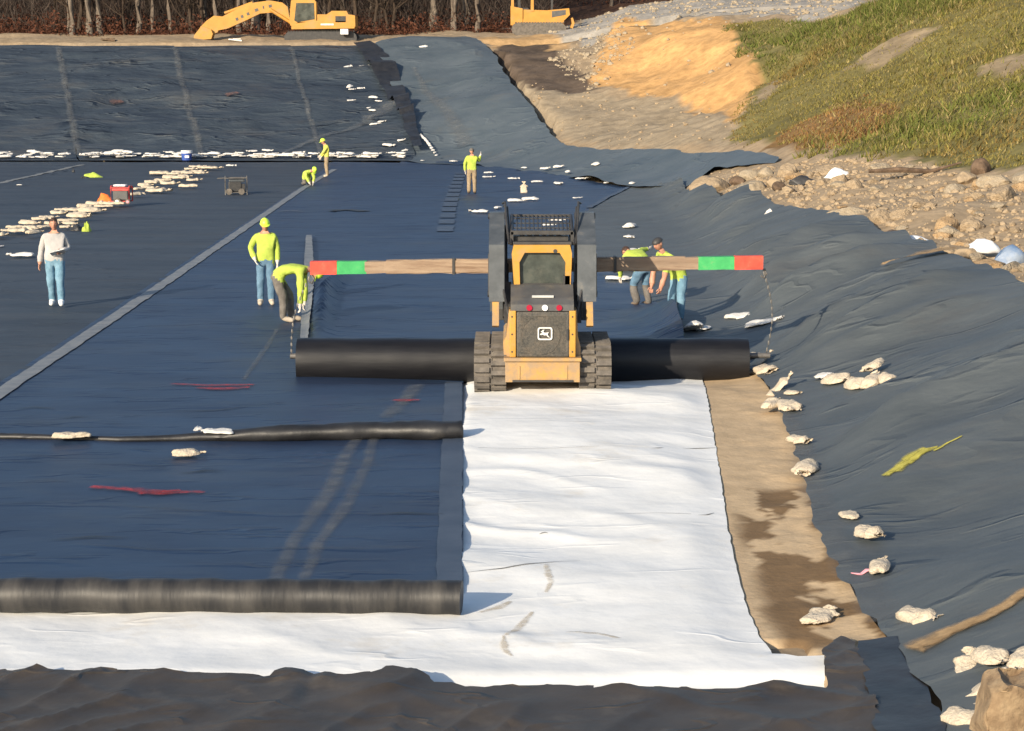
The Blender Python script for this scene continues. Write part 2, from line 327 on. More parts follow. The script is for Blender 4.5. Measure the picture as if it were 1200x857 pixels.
def box(bm, c, s, rot=None):
    r = bmesh.ops.create_cube(bm, size=1)['verts']
    mtx = Matrix.Translation(c) @ (rot.to_4x4() if rot else Matrix()) @ Matrix.Diagonal((*s, 1))
    bmesh.ops.transform(bm, matrix=mtx, verts=r); return r
def cyl(bm, a, b, r1, r2=None, n=14, caps=True):
    a, b = Vector(a), Vector(b); d = b-a
    v = bmesh.ops.create_cone(bm, cap_ends=caps, segments=n, radius1=r1, radius2=r1 if r2 is None else r2, depth=d.length)['verts']
    bmesh.ops.transform(bm, matrix=Matrix.Translation((a+b)/2) @ d.to_track_quat('Z', 'Y').to_matrix().to_4x4(), verts=v); return v
def prism(bm, outline, axis, a, b):
    """outline of 2-D points (in the two axes other than axis), extruded from a to b"""
    def mk(p, t):
        return {'x': (t, p[0], p[1]), 'y': (p[0], t, p[1]), 'z': (p[0], p[1], t)}[axis]
    va = [bm.verts.new(mk(p, a)) for p in outline]; vb = [bm.verts.new(mk(p, b)) for p in outline]
    n = len(outline)
    bm.faces.new(va); bm.faces.new(vb[::-1])
    for i in range(n): bm.faces.new((va[i], vb[i], vb[(i+1) % n], va[(i+1) % n]))
def tube(bm, path, rad, n=10, flat=1.0, wob=0, seed=0, cap=True):
    path = [Vector(p) for p in path]; rs = []
    for i, p in enumerate(path):
        t = (path[min(i+1, len(path)-1)] - path[max(i-1, 0)]).normalized()
        s = t.cross(Vector((0, 0, 1)))
        if s.length < .05: s = t.cross(Vector((0, 1, 0)))
        s.normalize(); u = s.cross(t).normalized()
        r = rad[i] if hasattr(rad, '__len__') else rad
        ring = []
        for k in range(n):
            a = 2*math.pi*k/n
            q = r*(1+(wob*(random.Random(seed*991+i*31+k).random()-.5) if wob else 0))
            ring.append(bm.verts.new(p + s*math.cos(a)*q + u*math.sin(a)*q*flat))
        rs.append(ring)
    for i in range(len(rs)-1):
        for k in range(n): bm.faces.new((rs[i][k], rs[i][(k+1) % n], rs[i+1][(k+1) % n], rs[i+1][k]))
    if cap: bm.faces.new(rs[0][::-1]); bm.faces.new(rs[-1])
def rock_bm(seed, sub=3, sq=(1, .8, .6), rough=.35):
    rnd = random.Random(seed); bm = NB()
    bmesh.ops.create_icosphere(bm, subdivisions=sub, radius=1)
    planes = [(Vector((rnd.uniform(-1, 1), rnd.uniform(-1, 1), rnd.uniform(-.6, 1))).normalized(), rnd.uniform(.55, .85)) for _ in range(9)]
    ox, oy = rnd.uniform(0, 50), rnd.uniform(0, 50)
    for v in bm.verts:
        p = v.co.copy()
        for n_, d in planes:
            e = p.dot(n_)-d
            if e > 0: p -= n_*e*.85
        k = 1 + rough*(float(fbm(p.x*2+ox+p.z, p.y*2+oy-p.z*1.3, seed)) - .47)
        p *= k
        v.co = Vector((p.x*sq[0], p.y*sq[1], p.z*sq[2]))
    return bm

# ---------------------------------------------------------------- liners and sheets lying on the terrain
def dens(poly, step):
    out = []
    n = len(poly)
    for i in range(n):
        a, b = Vector(poly[i][:2]), Vector(poly[(i+1) % n][:2])
        k = max(1, int((b-a).length/step))
        for j in range(k): out.append(a.lerp(b, j/k))
    return out
def sheet(name, poly, off, m, step=.3, wr=None, jag=0., parent=None, px=True, attr=None):
    """poly: outline (photo points dropped on the terrain, or ground x,y); wr(x,y): fold heights"""
    w_ = [at(*p) if px else Vector((p[0], p[1], 0)) for p in poly]
    b = dens(w_, step)
    if jag:
        for i, p in enumerate(b):
            b[i] = p + Vector((float(vn(p.x*1.7/step*.3, p.y*1.7/step*.3, 5))-.5, float(vn(p.x*1.7/step*.3, p.y*1.7/step*.3, 9))-.5))*2*jag
    xs = np.array([p.x for p in b]); ys = np.array([p.y for p in b])
    X, Y = np.meshgrid(np.arange(xs.min(), xs.max(), step), np.arange(ys.min(), ys.max(), step))
    X = X.ravel() + .37*step; Y = Y.ravel() + .41*step
    X = X + (np.floor(Y/step) % 2)*step*.5
    k = inpoly(X, Y, list(zip(xs, ys))); X = X[k]; Y = Y[k]
    dmin = np.full(len(X), 1e9)
    for i in range(len(xs)): dmin = np.minimum(dmin, (X-xs[i])**2 + (Y-ys[i])**2)
    k = dmin > (.45*step)**2; X = X[k]; Y = Y[k]
    vs_ = list(b) + [Vector((a_, c_)) for a_, c_ in zip(X, Y)]
    nb = len(b)
    vo_, _, fo_, _, _, _ = delaunay_2d_cdt(vs_, [(i, (i+1) % nb) for i in range(nb)], [], 1, 1e-5)
    x = np.array([v.x for v in vo_]); y = np.array([v.y for v in vo_])
    z = hh(x, y) + off + (wr(x, y) if wr else 0)
    me = bpy.data.meshes.new(name); me.from_pydata(np.stack([x, y, z], 1).tolist(), [], [list(f) for f in fo_]); me.update()
    bm = NB(); bm.from_mesh(me); bmesh.ops.recalc_face_normals(bm, faces=bm.faces)
    if sum(f.normal.z for f in bm.faces) < 0: bmesh.ops.reverse_faces(bm, faces=bm.faces)
    bm.to_mesh(me); bm.free()
    if attr:
        ca = me.color_attributes.new('zone', 'FLOAT_COLOR', 'POINT')
        ca.data.foreach_set('color', attr(x, y).astype(np.float32).ravel())
    return link(name, me, m, parent, True)
def strip(name, line, width, off, m, parent=None, jag=.2, px=True, gap=None, wr=None, step=.25, seed=0):
    """a ribbon along photo points dropped on the terrain; width in metres"""
    w_ = [at(*p) if px else Vector(p) for p in line]
    L = [0]
    for a, b in zip(w_, w_[1:]): L.append(L[-1] + (Vector(b[:2])-Vector(a[:2])).length)
    n = max(3, int(L[-1]/step)); bm = NB(); prev = None
    for i in range(n+1):
        t = L[-1]*i/n
        x = float(np.interp(t, L, [p[0] for p in w_])); y = float(np.interp(t, L, [p[1] for p in w_]))
        t2 = min(L[-1], t+.05); t1 = max(0, t-.05)
        dx = float(np.interp(t2, L, [p[0] for p in w_]) - np.interp(t1, L, [p[0] for p in w_])); dy = float(np.interp(t2, L, [p[1] for p in w_]) - np.interp(t1, L, [p[1] for p in w_]))
        d = math.hypot(dx, dy) or 1; nx, ny = -dy/d, dx/d
        wl = np.interp(i/n, np.linspace(0, 1, len(width)), width) if hasattr(width, '__len__') else width
        fq = t/max(.12, np.max(width)*1.6); a = wl/2*(1+jag*2.2*(float(fbm(fq, seed*3.1+.5, 7))-.47)); b = wl/2*(1+jag*2.2*(float(fbm(fq, seed*5.3+9.5, 8))-.47))
        row = []
        for s_ in (-a, -a*.3, b*.3, b):
            qx, qy = x+nx*s_, y+ny*s_
            row.append(bm.verts.new((qx, qy, float(hh(qx, qy)) + off + (float(wr(qx, qy)) if wr else 0))))
        if prev and not (gap and (i % gap[0]) < gap[1]):
            for k in range(3): bm.faces.new((prev[k], row[k], row[k+1], prev[k+1]))
        prev = row
    lay = bm.verts.layers.float.new('rim')
    for v in bm.verts: v[lay] = 0 if v.is_boundary else 1
    for v in [v for v in bm.verts if not v.link_faces]: bm.verts.remove(v)
    o = obj(name, bm, m, parent)
    me = o.data
    if len(me.polygons) and sum(p.normal.z for p in me.polygons) < 0: me.flip_normals()
    return o

# ================================================================ THE GROUND
def Wp(l): return [tuple(at(*p))[:2] for p in l]
Z_grass = Wp([(848, 32), (884, 70), (884, 105), (868, 135), (860, 168), (960, 177), (1060, 185), (1200, 208), (1400, 245)]) + [(75, 60), (75, 125), (30, 128)] + Wp([(1050, -4), (1012, 10), (960, 26), (900, 28)])
Z_orange = Wp([(690, 96), (705, 60), (722, 24), (850, 20), (884, 70), (884, 105), (864, 142), (800, 118), (745, 112)])
Z_orange2 = Wp([(560, 44), (650, 40), (668, 55), (640, 66), (575, 55)])
Z_dark = Wp([(575, 52), (640, 54), (665, 75), (697, 100), (690, 112), (640, 105), (598, 92)])
Z_grey = Wp([(585, 34), (660, 30), (740, 8), (830, -4), (1000, -6), (1012, 8), (950, 24), (850, 17), (740, 24), (690, 55), (660, 42)])
Z_flat = Wp([(590, 92), (700, 112), (800, 122), (862, 146), (858, 168), (760, 174), (690, 172), (650, 150)])
Xs = np.concatenate([-np.geomspace(1500, 62, 14), np.arange(-60, -20, 1.), np.arange(-20, 42, .4), np.arange(42, 80, 1.), np.geomspace(82, 1500, 14)])
Ys = np.concatenate([-np.geomspace(900, 30, 8), np.arange(-28, 8, 2.), np.arange(8, 62, .4), np.arange(62, 172, .5), np.arange(172, 252, 2), np.geomspace(256, 2500, 14)])
X, Y = np.meshgrid(Xs, Ys); sh = X.shape; X = X.ravel(); Y = Y.ravel()
toe_x = np.interp(Y, [p[1] for p in toe], [p[0] for p in toe])
crx = np.interp(Y, [p[1] for p in crest], [p[0] for p in crest])
dirt = np.clip(sstep(.2, 1.5, X-crx)*(Y < 141) + sstep(142, 146, Y), 0, 1)*(Y > 10)
Zt = hh(X, Y)
Z_tongue = Wp([(796, 224), (838, 200), (910, 190), (935, 200), (930, 250), (870, 241)])
Zt = Zt - (.06 + .9*sstep(106, 112, Y)*(X < 20))*(1-sstep(0, .35, dirt)) - .6*sstep(.3, 1.5, X-toe_x)*(1-sstep(-1.6, -.4, X-crx))*(Y < 66)*(Y > 9)*(1-inpoly(X, Y, Z_tongue)) + dirt*((fbm(X*.45, Y*.45, 3)-.47)*.55 + (fbm(X*1.6, Y*1.6, 4)-.47)*.28)*sstep(0, 1, dirt)
g_ = inpoly(X, Y, Z_orange)
Zt = Zt + g_*((ridge(X*.25+Y*.1, Y*.05, 8)-.5)*.7 + (fbm(X*.5, Y*.3, 18)-.47)*.6)
Zt = Zt + .13*inpoly(X, Y, Z_tongue)
base = np.tile(np.array([.33, .245, .155]), (len(X), 1))
k = np.clip(fbm(X*.3, Y*.3, 21)*2-.5, 0, 1)[:, None]
base = base*(1-k*.5) + np.array([.29, .235, .17])*k*.5
def zone(poly, col, vary=.25, s=1):
    m_ = inpoly(X + (fbm(X*.6, Y*.6, 31)-.47)*1.6, Y + (fbm(X*.6, Y*.6, 32)-.47)*3, poly)
    v_ = (1 + vary*(fbm(X*s, Y*s, 40)-.47)*2)[:, None]
    base[m_] = (np.array(col)*v_)[m_]
zone(Z_flat, (.30, .24, .165)); zone(Z_grey, (.31, .285, .25), .3, 1.5); zone(Z_orange, (.50, .295, .125), .3, .6)
zone(Z_orange2, (.40, .26, .13)); zone(Z_dark, (.105, .078, .058), .5, .5)
zone(Z_grass, (.15, .13, .05), .4, .5)
Z_rust = Wp([(900, 172), (925, 148), (1000, 118), (1045, 128), (1010, 160), (980, 176)])
zone(Z_rust, (.19, .115, .05))
Z_bare = [Wp([(978, 90), (1005, 66), (1055, 42), (1095, 33), (1082, 50), (1035, 74)]), Wp([(1135, 88), (1170, 70), (1240, 54), (1245, 70), (1190, 90)]), Wp([(880, 118), (905, 92), (918, 96), (890, 125)])]
for z_ in Z_bare: zone(z_, (.26, .20, .125))
m_ = (Y > 152) & ~inpoly(X, Y, Z_grey) & (X < 14) | (Y > 176)
base[m_] = (np.array([.075, .04, .025])*(1+.8*(fbm(X*.5, Y*.5, 50)-.47))[:, None])[m_]
idx = np.arange(len(X)).reshape(sh)
fc = np.stack([idx[:-1, :-1], idx[:-1, 1:], idx[1:, 1:], idx[1:, :-1]], -1).reshape(-1, 4)
me = bpy.data.meshes.new('ground'); me.from_pydata(np.stack([X, Y, Zt], 1).tolist(), [], fc.tolist()); me.update()
ca = me.color_attributes.new('zone', 'FLOAT_COLOR', 'POINT')
ca.data.foreach_set('color', np.concatenate([base, np.ones((len(X), 1))], 1).astype(np.float32).ravel())
ground = link('ground', me, M['soil'], None, True); tag(ground, kind='structure')
def ground_z(x, y):
    j = int(np.clip(np.searchsorted(Ys, y)-1, 0, sh[0]-2)); i = int(np.clip(np.searchsorted(Xs, x)-1, 0, sh[1]-2))
    u = (x-Xs[i])/(Xs[i+1]-Xs[i]); v = (y-Ys[j])/(Ys[j+1]-Ys[j]); q = Zt.reshape(sh)
    return float((q[j, i]*(1-u)+q[j, i+1]*u)*(1-v) + (q[j+1, i]*(1-u)+q[j+1, i+1]*u)*v)
def on(px, py):
    p = at(px, py); p.z = ground_z(p.x, p.y); return p

# bare sandy soil between the white cloth and the slope
def soil_attr(x, y):
    s_ = F/(y*.99)
    u = fbm(x*2.6+y*.2, y*1.5, 61, 6); v = sstep(16.3, 18, y)*(1-sstep(22.3, 24, y))
    wet = sstep(.47, .50, u)*sstep(0.05, .4, v)*sstep(.0, .25, x-np.interp(y, WE_Y, WE_X)+.25*(fbm(x*3, y*2, 66)-.47))
    dusty = sstep(.25, .9, x - np.interp(y, [14, 20, 27, 33], [2.75, 2.95, 3.25, 3.5]))
    col = np.array([.50, .37, .23])*(1-wet[:, None]) + np.array([.185, .12, .065])*wet[:, None]
    col = col*(1-.55*dusty[:, None]) + np.array([.30, .255, .20])*.55*dusty[:, None]
    return np.concatenate([col, np.ones((len(x), 1))], 1)
_we = [at(*p) for p in [(905, 768), (878, 720), (853, 620), (838, 520), (823, 443)]]; WE_Y = [p.y for p in _we]; WE_X = [p.x for p in _we]
soil = sheet('sand', [(800, 452), (825, 443), (888, 439), (912, 470), (935, 520), (953, 590), (971, 640), (1008, 706), (1066, 788), (1110, 880), (900, 880), (800, 600)], +.002, M['sand'], .07,
      lambda x, y: ((fbm(x*1.3, y*1.3, 62)-.47)*.10 + .012*(fbm(x*7, y*7, 63)-.47))*sstep(.1, .7, x-np.interp(y, WE_Y, WE_X)) - .09*(1-sstep(-.16, -.02, x-np.interp(y, WE_Y, WE_X))) - .14*(1-sstep(17.05, 17.2, y))*(1-sstep(2.45, 2.55, x)), attr=soil_attr)
tag(soil, kind='structure')

# ================================================================ LINERS
def wr_floor(a=1., s=0):
    return lambda x, y: a*(.016*np.maximum(0, ridge(x*.16+fbm(x*.3, y*.3, s)*.5, y*.75, 70+s)-.72)*6*.5 + .018*(fbm(x*.5, y*1.6, 71+s)-.47))
def wr_far(x, y):
    return (.12+.88*(1-sstep(136, 141, y)))*(.05+.95*sstep(109.5, 114, y))*(.5*np.maximum(0, ridge(x*.07+fbm(x*.1, y*.1, 3)*1.2, y*.30, 80)-.6)*2 + .75*(fbm(x*.22, y*.4, 81)-.47) + .3*(fbm(x*.6, y*.9, 82)-.47)) + .05
def near_crest(x, y): return 1 - .7*sstep(-1.4, .1, x-np.interp(y, [p[1] for p in crest], [p[0] for p in crest]))
def wr_right(x, y):
    q = y - .32*(x-4) + 1.1*(fbm(x*.25, y*.25, 84)-.47)
    up = sstep(0, 1.2, x-np.interp(y, [p[1] for p in toe], [p[0] for p in toe]))
    return up*near_crest(x, y)*(.95*(np.maximum(ridge(q*.30+3.1, x*.10, 85), .25)-.5)*sstep(.3, .7, vn(x*.25, y*.2, 86)+.2) + .30*(ridge(q*.75, x*.2, 87)**1.5-.4)*vn(x*.3, y*.3, 89)*1.5 + .22*(fbm(x*.5, y*.6, 88)-.47)) + .06*up + .03
def wr_corner(x, y): return near_crest(x, y)*(.08+.92*sstep(68, 80, y))*(.6*(fbm(x*.2, y*.14, 90)-.47) + .4*(ridge(y*.14+x*.06, x*.1, 91)-.5) + .2*(fbm(x*.6, y*.4, 92)-.47)) + .05*sstep(68, 80, y)

# far slope, four panels side by side
far_x = [(-900, -880), (68, 92), (203, 236), (340, 376), (428, 492)]
far_lab = ['dark liner on the far slope, leftmost of the panels there',
           'second dark liner from the left on the far slope, with a faint red mark',
           'dark liner on the far slope right below the excavator arm, behind the blue bucket',
           'dark liner at the right end of the far slope, strewn with white sandbags']
def lerp(a, b, t): return a+(b-a)*t
far = []
for i in range(4):
    (t0, b0), (t1, b1) = far_x[i], far_x[i+1]
    poly = [(t0, 56), (lerp(t0, t1, .5), 55), (t1+1, 55)] + ([(450, 95), (470, 140)] if i == 3 else []) + [(b1+1, 190.5), (lerp(b0, b1, .5), 190.5), (b0, 190.5)]
    o = sheet('slope_liner', poly, .03+.012*(i % 2), M['slope_far'], .55 if i else 1.2, wr_far, jag=.08)
    tag(o, far_lab[i], 'liner', 'liners on the far slope'); far.append(o)
for i in (1, 2, 3):
    strip('seam', [(far_x[i][0], 58), (lerp(far_x[i][0], far_x[i][1], .45), 118), (far_x[i][1], 186)], .55 if i < 3 else .4, .13, M['softdust'], far[i], .35, wr=wr_far, step=.4, seed=i)
strip('paint_mark', [(128, 124), (146, 121)], .8, .15, M['softfaint'], far[1], .9, wr=wr_far, step=.2)
strip('paint_mark', [(263, 120), (281, 118)], .9, .15, M['softfaint'], far[2], .9, wr=wr_far, step=.2, seed=4)
strip('dust_streak', [(330, 186), (380, 165), (430, 150), (462, 128)], [.3, .8, 1.0, 1.6], .14, M['softdust'], far[3], .5, wr=wr_far, step=.3, seed=9)

# corner and right slope
corner = sheet('corner_liner', [(440, 55), (470, 47), (545, 44), (577, 62), (588, 82), (603, 103), (625, 128), (640, 152), (662, 172), (700, 178), (760, 178), (860, 179), (914, 186), (905, 195), (835, 204), (800, 224), (742, 223), (650, 207), (560, 196), (500, 194), (480, 192), (484, 176), (470, 130), (452, 85)],
      .055, M['corner'], .45, wr_corner, jag=.12)
tag(corner, 'pale blue grey liner climbing the far right corner to a rounded ridge', 'liner')
strip('valley_shade', [(424, 56), (440, 72), (456, 98), (470, 128), (482, 158), (490, 182)], [1.1, 1.7, 1.3, 1.0, .8, .5], .34, M['black'], corner, .4, wr=wr_far, step=.4)  # shade in the corner valley, laid in as a black strip
strip('dust_streak', [(485, 85), (520, 130), (548, 172)], [.4, .9, 1.4], .13, M['softdust'], corner, .4, wr=wr_corner, step=.3)
right = sheet('slope_liner', [(1400, 900), (1180, 900), (1112, 872), (1092, 820), (1062, 790), (1000, 710), (962, 640), (945, 590), (928, 520), (905, 470), (884, 438), (835, 438), (770, 400), (715, 345), (692, 300), (680, 255), (690, 244), (736, 221), (800, 221), (812, 232), (868, 238), (905, 246), (955, 252), (1005, 264), (1060, 284), (1092, 299), (1150, 322), (1200, 343), (1400, 440)],
      .045, M['slope_right'], .16, wr_right, jag=.05)
tag(right, 'grey wrinkled liner covering the right slope up to the rocks, yellow scribble on it', 'liner')
for i, (l, wd) in enumerate([([(1035, 578), (1050, 570), (1066, 563)], .16), ([(1046, 574), (1070, 558), (1088, 550)], .2), ([(1062, 566), (1084, 552), (1100, 547)], .16), ([(1092, 552), (1110, 543), (1128, 535)], .05)]):
    strip('paint_mark', l, wd, .06, M['softyel'], right, .8, wr=wr_right, step=.04, seed=i)
strip('soil_spill', [(1030, 335), (1060, 322), (1095, 309), (1125, 306)], [.12, .5, 1.0, 1.5], .12, M['softmud'], right, .3, wr=wr_right, step=.1, seed=8)
strip('dust_film', [(905, 452), (935, 520), (955, 590), (985, 660), (1040, 740)], [.35, .35, .5, .45, .5], .055, M['softdust'], right, .25, wr=wr_right, step=.08, seed=2)
strip('mud_streak', [(1066, 780), (1084, 774), (1110, 766), (1150, 755), (1180, 742), (1215, 722)], [.55, .4, .3, .25, .22, .2], .07, M['softmud'], right, .3, wr=wr_right, step=.06, seed=5)

# the floor
lg = sheet('floor_liner', [(-700, 190), (104, 190), (110, 194), (0, 220), (-330, 258), (-900, 310)], .028, M['floor_grey'], .6, wr_floor(1.5, 1))
tag(lg, 'grey floor liner at the far left, beyond the pale seam and the row of sandbags', 'liner')
strip('seam', [(-330, 252), (0, 216), (98, 194)], .3, .05, M['dust'], lg, .4, wr=wr_floor(1.5, 1))
grey = sheet('floor_liner', [(102, 191), (390, 191), (356, 222), (0, 466), (-420, 752), (-700, 560), (-330, 252), (0, 216)], .034, M['floor_grey'], .4, wr_floor(1.6, 2))
tag(grey, 'grey floor liner on the left under the walking man and the sandbag pile', 'liner')
blue = sheet('floor_liner', [(390, 191), (545, 191), (543, 222), (543, 452), (543, 700), (-640, 700), (0, 452), (356, 218)], .05, M['floor_blue'], .3, wr_floor(1., 3))
tag(blue, 'dark blue floor liner left of the white cloth, with red paint lines', 'liner')
strip('seam', [(-250, 636), (0, 466), (180, 344), (356, 222), (392, 200)], .27, .068, M['seam'], blue, .16, wr=wr_floor(1., 3), step=.18)
strip('overlap_edge', [(532, 452), (529, 560), (526, 692)], [.26, .27, .25], .064, M['edge_blue'], blue, .15, wr=wr_floor(1., 3), step=.15)
for i, l in enumerate([[(200, 455), (245, 457), (300, 456)], [(228, 460), (262, 461), (295, 459)], [(105, 577), (170, 582), (243, 583)], [(160, 585), (190, 584), (215, 581)], [(458, 474), (485, 474), (494, 474)]]):
    strip('paint_mark', l, [.18, .34, .18], .07, M['softred'], blue, .6, wr=wr_floor(1., 3), step=.05, seed=i*3)
strip('dust_mark', [(322, 690), (345, 640), (385, 585), (410, 530), (425, 510)], [.20, .22, .3, .26, .2], .064, M['softdust'], blue, .35, wr=wr_floor(1., 3), step=.12, seed=1)
strip('dust_mark', [(355, 690), (375, 642), (405, 600), (432, 545), (440, 512)], [.20, .22, .24, .22, .2], .064, M['softdust'], blue, .35, wr=wr_floor(1., 3), step=.12, seed=2)
strip('dust_mark', [(452, 496), (470, 478), (490, 455)], [.3, .35, .3], .064, M['softdust'], blue, .4, wr=wr_floor(1., 3), step=.12, seed=3)
for l in ([(203, 487), (250, 486), (292, 481)], [(70, 496), (90, 494), (106, 494)], [(20, 484), (40, 482), (66, 484)], [(430, 610), (470, 607), (520, 609)], [(60, 640), (110, 636), (150, 638)], [(210, 560), (240, 557), (262, 558)]):
    strip('crease', l, [.01, .05, .01], .066, M['black'], blue, .5, wr=wr_floor(1., 3), step=.05, seed=int(l[0][0]))
strip('dust_mark', [(285, 450), (310, 415), (325, 390)], [.12, .16, .1], .064, M['softdust'], blue, .4, wr=wr_floor(1., 3), step=.12, seed=4)

# the new panel, still coming off the roll; its left edge is held up
def wr_new(x, y):
    e = np.interp(y, [34, 38, 44, 52, 60], [-3.25, -3.6, -4.1, -3.9, -3.6])
    lift = np.exp(-((x-e)/.16)**2)*.30*np.exp(-((y-43)/6.)**2)
    pull = np.exp(-((x-3.45)/.75)**2 - ((y-38.5)/2.6)**2)*.62
    crumple = np.exp(-((x-3.0)/1.3)**2 - ((y-38)/4.)**2)*.35*(fbm(x*1.4, y*.8, 95)-.40)
    return wr_floor(1.2, 5)(x, y) + lift + pull + crumple
new = sheet('floor_liner', [(352, 436), (354, 405), (360, 340), (364, 285), (400, 245), (470, 191), (545, 190), (560, 194), (650, 205), (737, 221), (690, 246), (688, 262), (700, 300), (728, 330), (752, 350), (782, 372), (800, 405), (806, 436)], .075, M['floor_blue'], .22, wr_new)
tag(new, 'newly unrolled dark blue liner running from behind the roll into the distance', 'liner')
strip('overlap_seam', [(521, 276), (528, 240), (540, 205)], .5, .10, M['edge_blue'], new, .15, gap=(8, 2), wr=wr_new, step=.35)
strip('raised_edge', [(355, 432), (357, 400), (362, 345), (362, 282)], [.12, .2, .24, .16], .16, M['seam'], new, .2, wr=wr_new, step=.15)
strip('overlap_edge', [(738, 221), (712, 234), (690, 247)], .22, .10, M['edge_blue'], new, .2, wr=wr_new)
strip('scuff_mark', [(388, 250), (410, 249), (428, 251)], .5, .1, M['black'], new, .9, wr=wr_new, step=.12)
strip('scuff_mark', [(326, 250), (340, 249), (355, 250)], .10, .07, M['seam'], blue, .5, wr=wr_floor(1., 3), step=.12)

# white geotextile
def wr_white(x, y):
    q = y*.9 + x*.45
    a = sstep(0, 3.3, x+.4)
    under = sstep(18.75, 19.05, y)*(1-sstep(-.9, -.6, x))
    edge = 1 - .85*sstep(-.5, .02, x-np.interp(y, WE_Y, WE_X))*(y > WE_Y[0])
    return -.12*under - .07*(1-sstep(15.9, 16.2, y)) + .012 + edge*.02 + edge*( .10*(ridge(q*.42, x*.22, 101)-.5)*(.4+.6*a) + .05*(ridge(q*1.1+fbm(x, y, 2), x*.4, 102)-.5) + .05*(fbm(x*.8, y*1.1, 103)-.47))
white = sheet('geotextile_sheet', [(541, 470), (543, 440), (600, 442), (690, 436), (823, 443), (829, 470), (838, 520), (847, 580), (853, 620), (865, 680), (878, 720), (890, 748), (905, 768), (935, 772), (966, 770), (968, 817), (900, 823), (500, 823), (-300, 815), (-300, 690), (100, 672), (480, 672), (541, 672)], .0, M['white'], .085, wr_white, jag=.012)
tag(white, 'white felt sheet under the loader and along the front of the blue liner', 'geotextile')
for i, l in enumerate([[(545, 677), (590, 674), (632, 667), (680, 661)], [(800, 528), (825, 527), (842, 526)], [(818, 608), (828, 607), (837, 604)], [(560, 530), (640, 531), (702, 530)], [(762, 531), (772, 530), (778, 529)], [(632, 630), (638, 629), (642, 630)], [(720, 608), (770, 606), (810, 607)]]):
    strip('crease', l, [.004, .03, .004] if i not in (3, 6) else .008, .006, M['line'], white, .6, wr=wr_white, step=.05, seed=i)
for i, l in enumerate([[(640, 668), (645, 690), (640, 700)], [(625, 720), (605, 740), (592, 752)], [(590, 750), (592, 765), (602, 772)], [(560, 722), (585, 716), (600, 708)], [(660, 745), (700, 748), (730, 756)]]):
    strip('mud_stain', l, [.06, .13, .06], .005, M['softstain'], white, .8, wr=wr_white, step=.04, seed=20+i)

# leftover roll along the front edge of the blue liner and the fold across it
a, b = at(-330, 716), at(541, 722)
bm = NB(); pth = []; rr = []
for i in range(61):
    p = a.lerp(b, i/60); p.z = float(hh(p.x, p.y)) + .17 + .006*math.sin(i*1.3); p.y += .015*math.sin(i*.7); pth.append(p); rr.append(.165*(1+.02*math.sin(i*2.1)))
tube(bm, pth, rr, 20, .95)
front = obj('liner_roll', bm, M['roll_dusty'], None, True)
tag(front, 'long dusty grey rolled end of liner along the front edge of the blue panel', 'liner roll')
bm = NB(); pth = []; rr = []
for (x_, y_, r_) in [(-260, 512, .05), (-60, 514, .05), (0, 518, .055), (40, 519, .06), (85, 520, .05), (140, 522, .055), (200, 521, .06), (250, 521, .085), (290, 521, .115), (330, 520, .14), (380, 519, .15), (430, 518, .155), (480, 518, .16), (515, 518, .16), (541, 517, .165)]:
    p = at(x_, y_); p.z += r_*.7 + .04; pth.append(p); rr.append(r_)
P2, R2 = [], []
for i in range(len(pth)-1):
    for k in range(4): P2.append(pth[i].lerp(pth[i+1], k/4)); R2.append(rr[i]+(rr[i+1]-rr[i])*k/4)
P2.append(pth[-1]); R2.append(rr[-1])
R2 = [r_*(1+.22*(float(fbm(i*.35, 3.3, 5))-.47)*2) for i, r_ in enumerate(R2)]
for i, p in enumerate(P2): p.y += .10*(float(fbm(i*.22, 8.1, 6))-.47)
tube(bm, P2, R2, 14, .8, .16, 3)
tag(obj('bundled_liner', bm, M['black'], None, True), 'black bundled fold of liner lying across the blue panel, thick at its right end', 'liner fold')

# near brown sheet and black flap at the bottom of the view
def wr_near(x, y):
    edge = np.exp(-((y-16.05)/.35)**2)
    b_ = .35*np.exp(-((x+1.75)/.16)**2)*.10 + np.exp(-((x+1.60)/.06)**2)*-.02 + np.exp(-((x+.95)/.35)**2)*.07
    q = x*.9 + y*1.3 + .8*fbm(x*.8, y*.8, 110)
    return .04 + .05*(fbm(x*.9, y*1.2, 111)-.42) + .03*(ridge(q, x*.3, 112)**3-.3) + .035*(ridge(x*2.2-y*1.4+fbm(x, y, 8)*2, y*.5, 113)**4) + b_*sstep(14.5, 15.9, y) + .02*edge
nr = sheet('liner_sheet', [(-300, 798), (150, 799), (318, 806), (340, 800), (400, 806), (440, 808), (470, 803), (505, 812), (560, 817), (640, 812), (700, 818), (770, 819), (860, 818), (962, 816), (968, 770), (985, 756), (1004, 764), (1020, 800), (1040, 880), (1050, 1000), (-300, 1000)], .03, M['near'], .05, wr_near, jag=.05)
tag(nr, 'dusty brown black crumpled liner sheet across the bottom of the view', 'liner sheet')
fl = sheet('folded_liner', [(1003, 766), (1030, 762), (1052, 759), (1062, 778), (1078, 806), (1100, 850), (1125, 900), (1140, 1000), (1040, 1000), (1022, 840)], .085, M['black'], .07, lambda x, y: .05*(fbm(x*2, y*2, 115)-.47)+.04*(ridge(x*3, y, 116)-.5), jag=.03)
tag(fl, 'glossy black liner flap folded over at the bottom right corner of the white cloth', 'liner flap')

